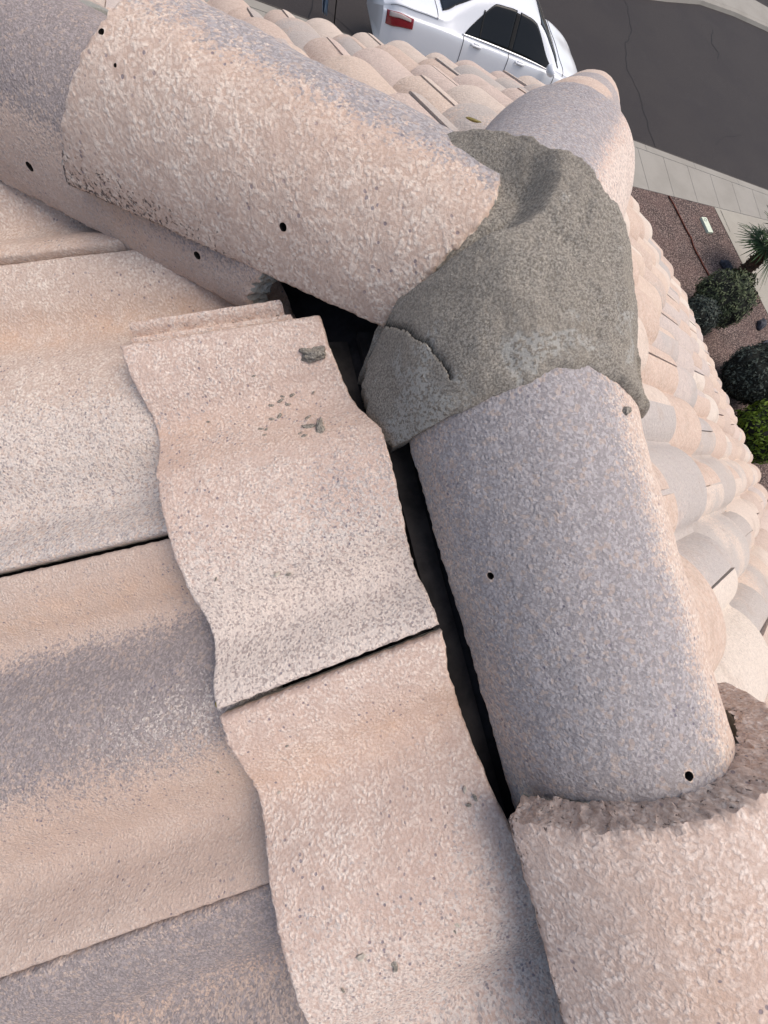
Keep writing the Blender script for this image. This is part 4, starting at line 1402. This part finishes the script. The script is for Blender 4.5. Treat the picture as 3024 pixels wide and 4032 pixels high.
        for xx in (1.78, 2.78):
            hb = MB()
            y, z = Sf(xx, 3.9)
            hb.tube([(xx - .12, sd_ * (y + .004), z), (xx - .09, sd_ * (y + .032), z + .004), (xx + .07, sd_ * (y + .032), z + .004), (xx + .11, sd_ * (y + .004), z)], .014, 6)
            hb.build('door_handle', paint, t, True)
            patch('handle_cup', simple('cup_shade_paint', (.45, .47, .50), .4), xx - .06, xx + .06, 3.6, 4.2, .002, sd_, 6, 6)
        # mirror
        bm = bmesh.new(); bmesh.ops.create_icosphere(bm, subdivisions=3, radius=1)
        for v in bm.verts: v.co = Vector((v.co.x * .07 + 3.42 + .03 * v.co.y, sd_ * (.99 + v.co.y * .11), 1.03 + v.co.z * .075))
        me = bpy.data.meshes.new('mirror'); bm.to_mesh(me); bm.free(); me.polygons.foreach_set('use_smooth', [True] * len(me.polygons)); me.materials.append(paint)
        mo = link(bpy.data.objects.new('wing_mirror', me), t)
        # tail lamp wraps the corner
        tl = patch('tail_lamp', simple('red_lens', (.24, .008, .016), .15, None, spec=.6, coat=.6), .05, .50, 2.6, 4.3, .012, sd_, 20, 14, lambda u: (2.75 + .45 * u, 4.5 - .3 * u))
        patch('clear_lens', simple('clear_lens', (.5, .42, .38), .2, None, spec=.6), .09, .45, 4.1, 4.8, .018, sd_, 16, 6, lambda u: (3.65 + .1 * u, 4.30 - .26 * u), tl)
        patch('head_lamp', glass, 4.38, 4.68, 3.4, 4.8, .006, sd_, 12, 10)
    patch('rear_window', glass, 1.04, 1.62, 7.6, 2 * KN - 7.6, .005, -1, 20, 30, lambda u: (8.1 - .35 * u, 2 * KN - 8.1 + .35 * u))
    patch('windscreen', glass, 3.02, 3.72, 7.6, 2 * KN - 7.6, .005, -1, 20, 30, lambda u: (7.35 + .1 * u, 2 * KN - 7.35 - .1 * u))
    patch('boot_seam', seam, .93, .942, 6.4, 2 * KN - 6.4, .002, -1, 1, 50)
    for sd_ in (-1, 1): patch('boot_seam', seam, .10, .93, 6.4, 6.5, .002, sd_, 30, 1)
    patch('bonnet_seam', seam, 3.86, 3.872, 5.6, 2 * KN - 5.6, .002, -1, 1, 50)
    b = MB(); b.box((.012, .0, .80), (.02, .52, .14)); b.build('number_plate', simple('plate_tan', srgb(178, 156, 110), .5, 30, .15), t)
    b = MB(); b.box((.02, .0, .93), (.03, 1.0, .02)); b.build('boot_trim', chrome, t)
car()

# striped folded cover on a thin black stand at the road edge
st_e = tag(empty('folded_cover', (2.62, 10.55, RZ)), 'pale blue striped sheet on a thin black stand behind the white car', 'folded sheet')
V = []; F = []; NXc, NZc = 20, 24
for j in range(NZc + 1):
    for i in range(NXc + 1):
        u, v = i / NXc, j / NZc
        wd_ = .17 * (.25 + .75 * v)
        V.append(((u - .5) * 2 * wd_ , .05 * math.sin(u * 14) + .04 * math.sin(v * 4), .12 + v * 1.1))
for j in range(NZc):
    for i in range(NXc):
        a = j * (NXc + 1) + i; F.append((a, a + 1, a + NXc + 2, a + NXc + 1))
g = NG('striped_sheet', .6); c = g.obj()
wv = g.n('ShaderNodeTexWave'); g.l(c, wv.inputs['Vector']); wv.inputs['Scale'].default_value = 5.0; wv.inputs['Distortion'].default_value = 1.5; wv.bands_direction = 'X'
g.l(g.mix(g.ramp(wv.outputs['Fac'], .72, .85), srgb(176, 192, 206), srgb(64, 76, 92)), g.b.inputs['Base Color'])
o = mesh_obj('sheet', V, F, g.m, st_e, True); so = o.modifiers.new('s', 'SOLIDIFY'); so.thickness = .004
b = MB(); b.tube([(.21, .05, 0), (.21, .05, 1.05)], .012, 6); b.tube([(.21, .05, 1.0), (-.1, .02, .35)], .009, 6); b.tube([(.21, .05, .02), (.02, -.15, 0)], .009, 5)
b.build('stand', rub := simple('black_rod', (.01, .01, .01), .5), st_e, True)

print('tiles shown', len(SHOWN), 'rest', len(REST))
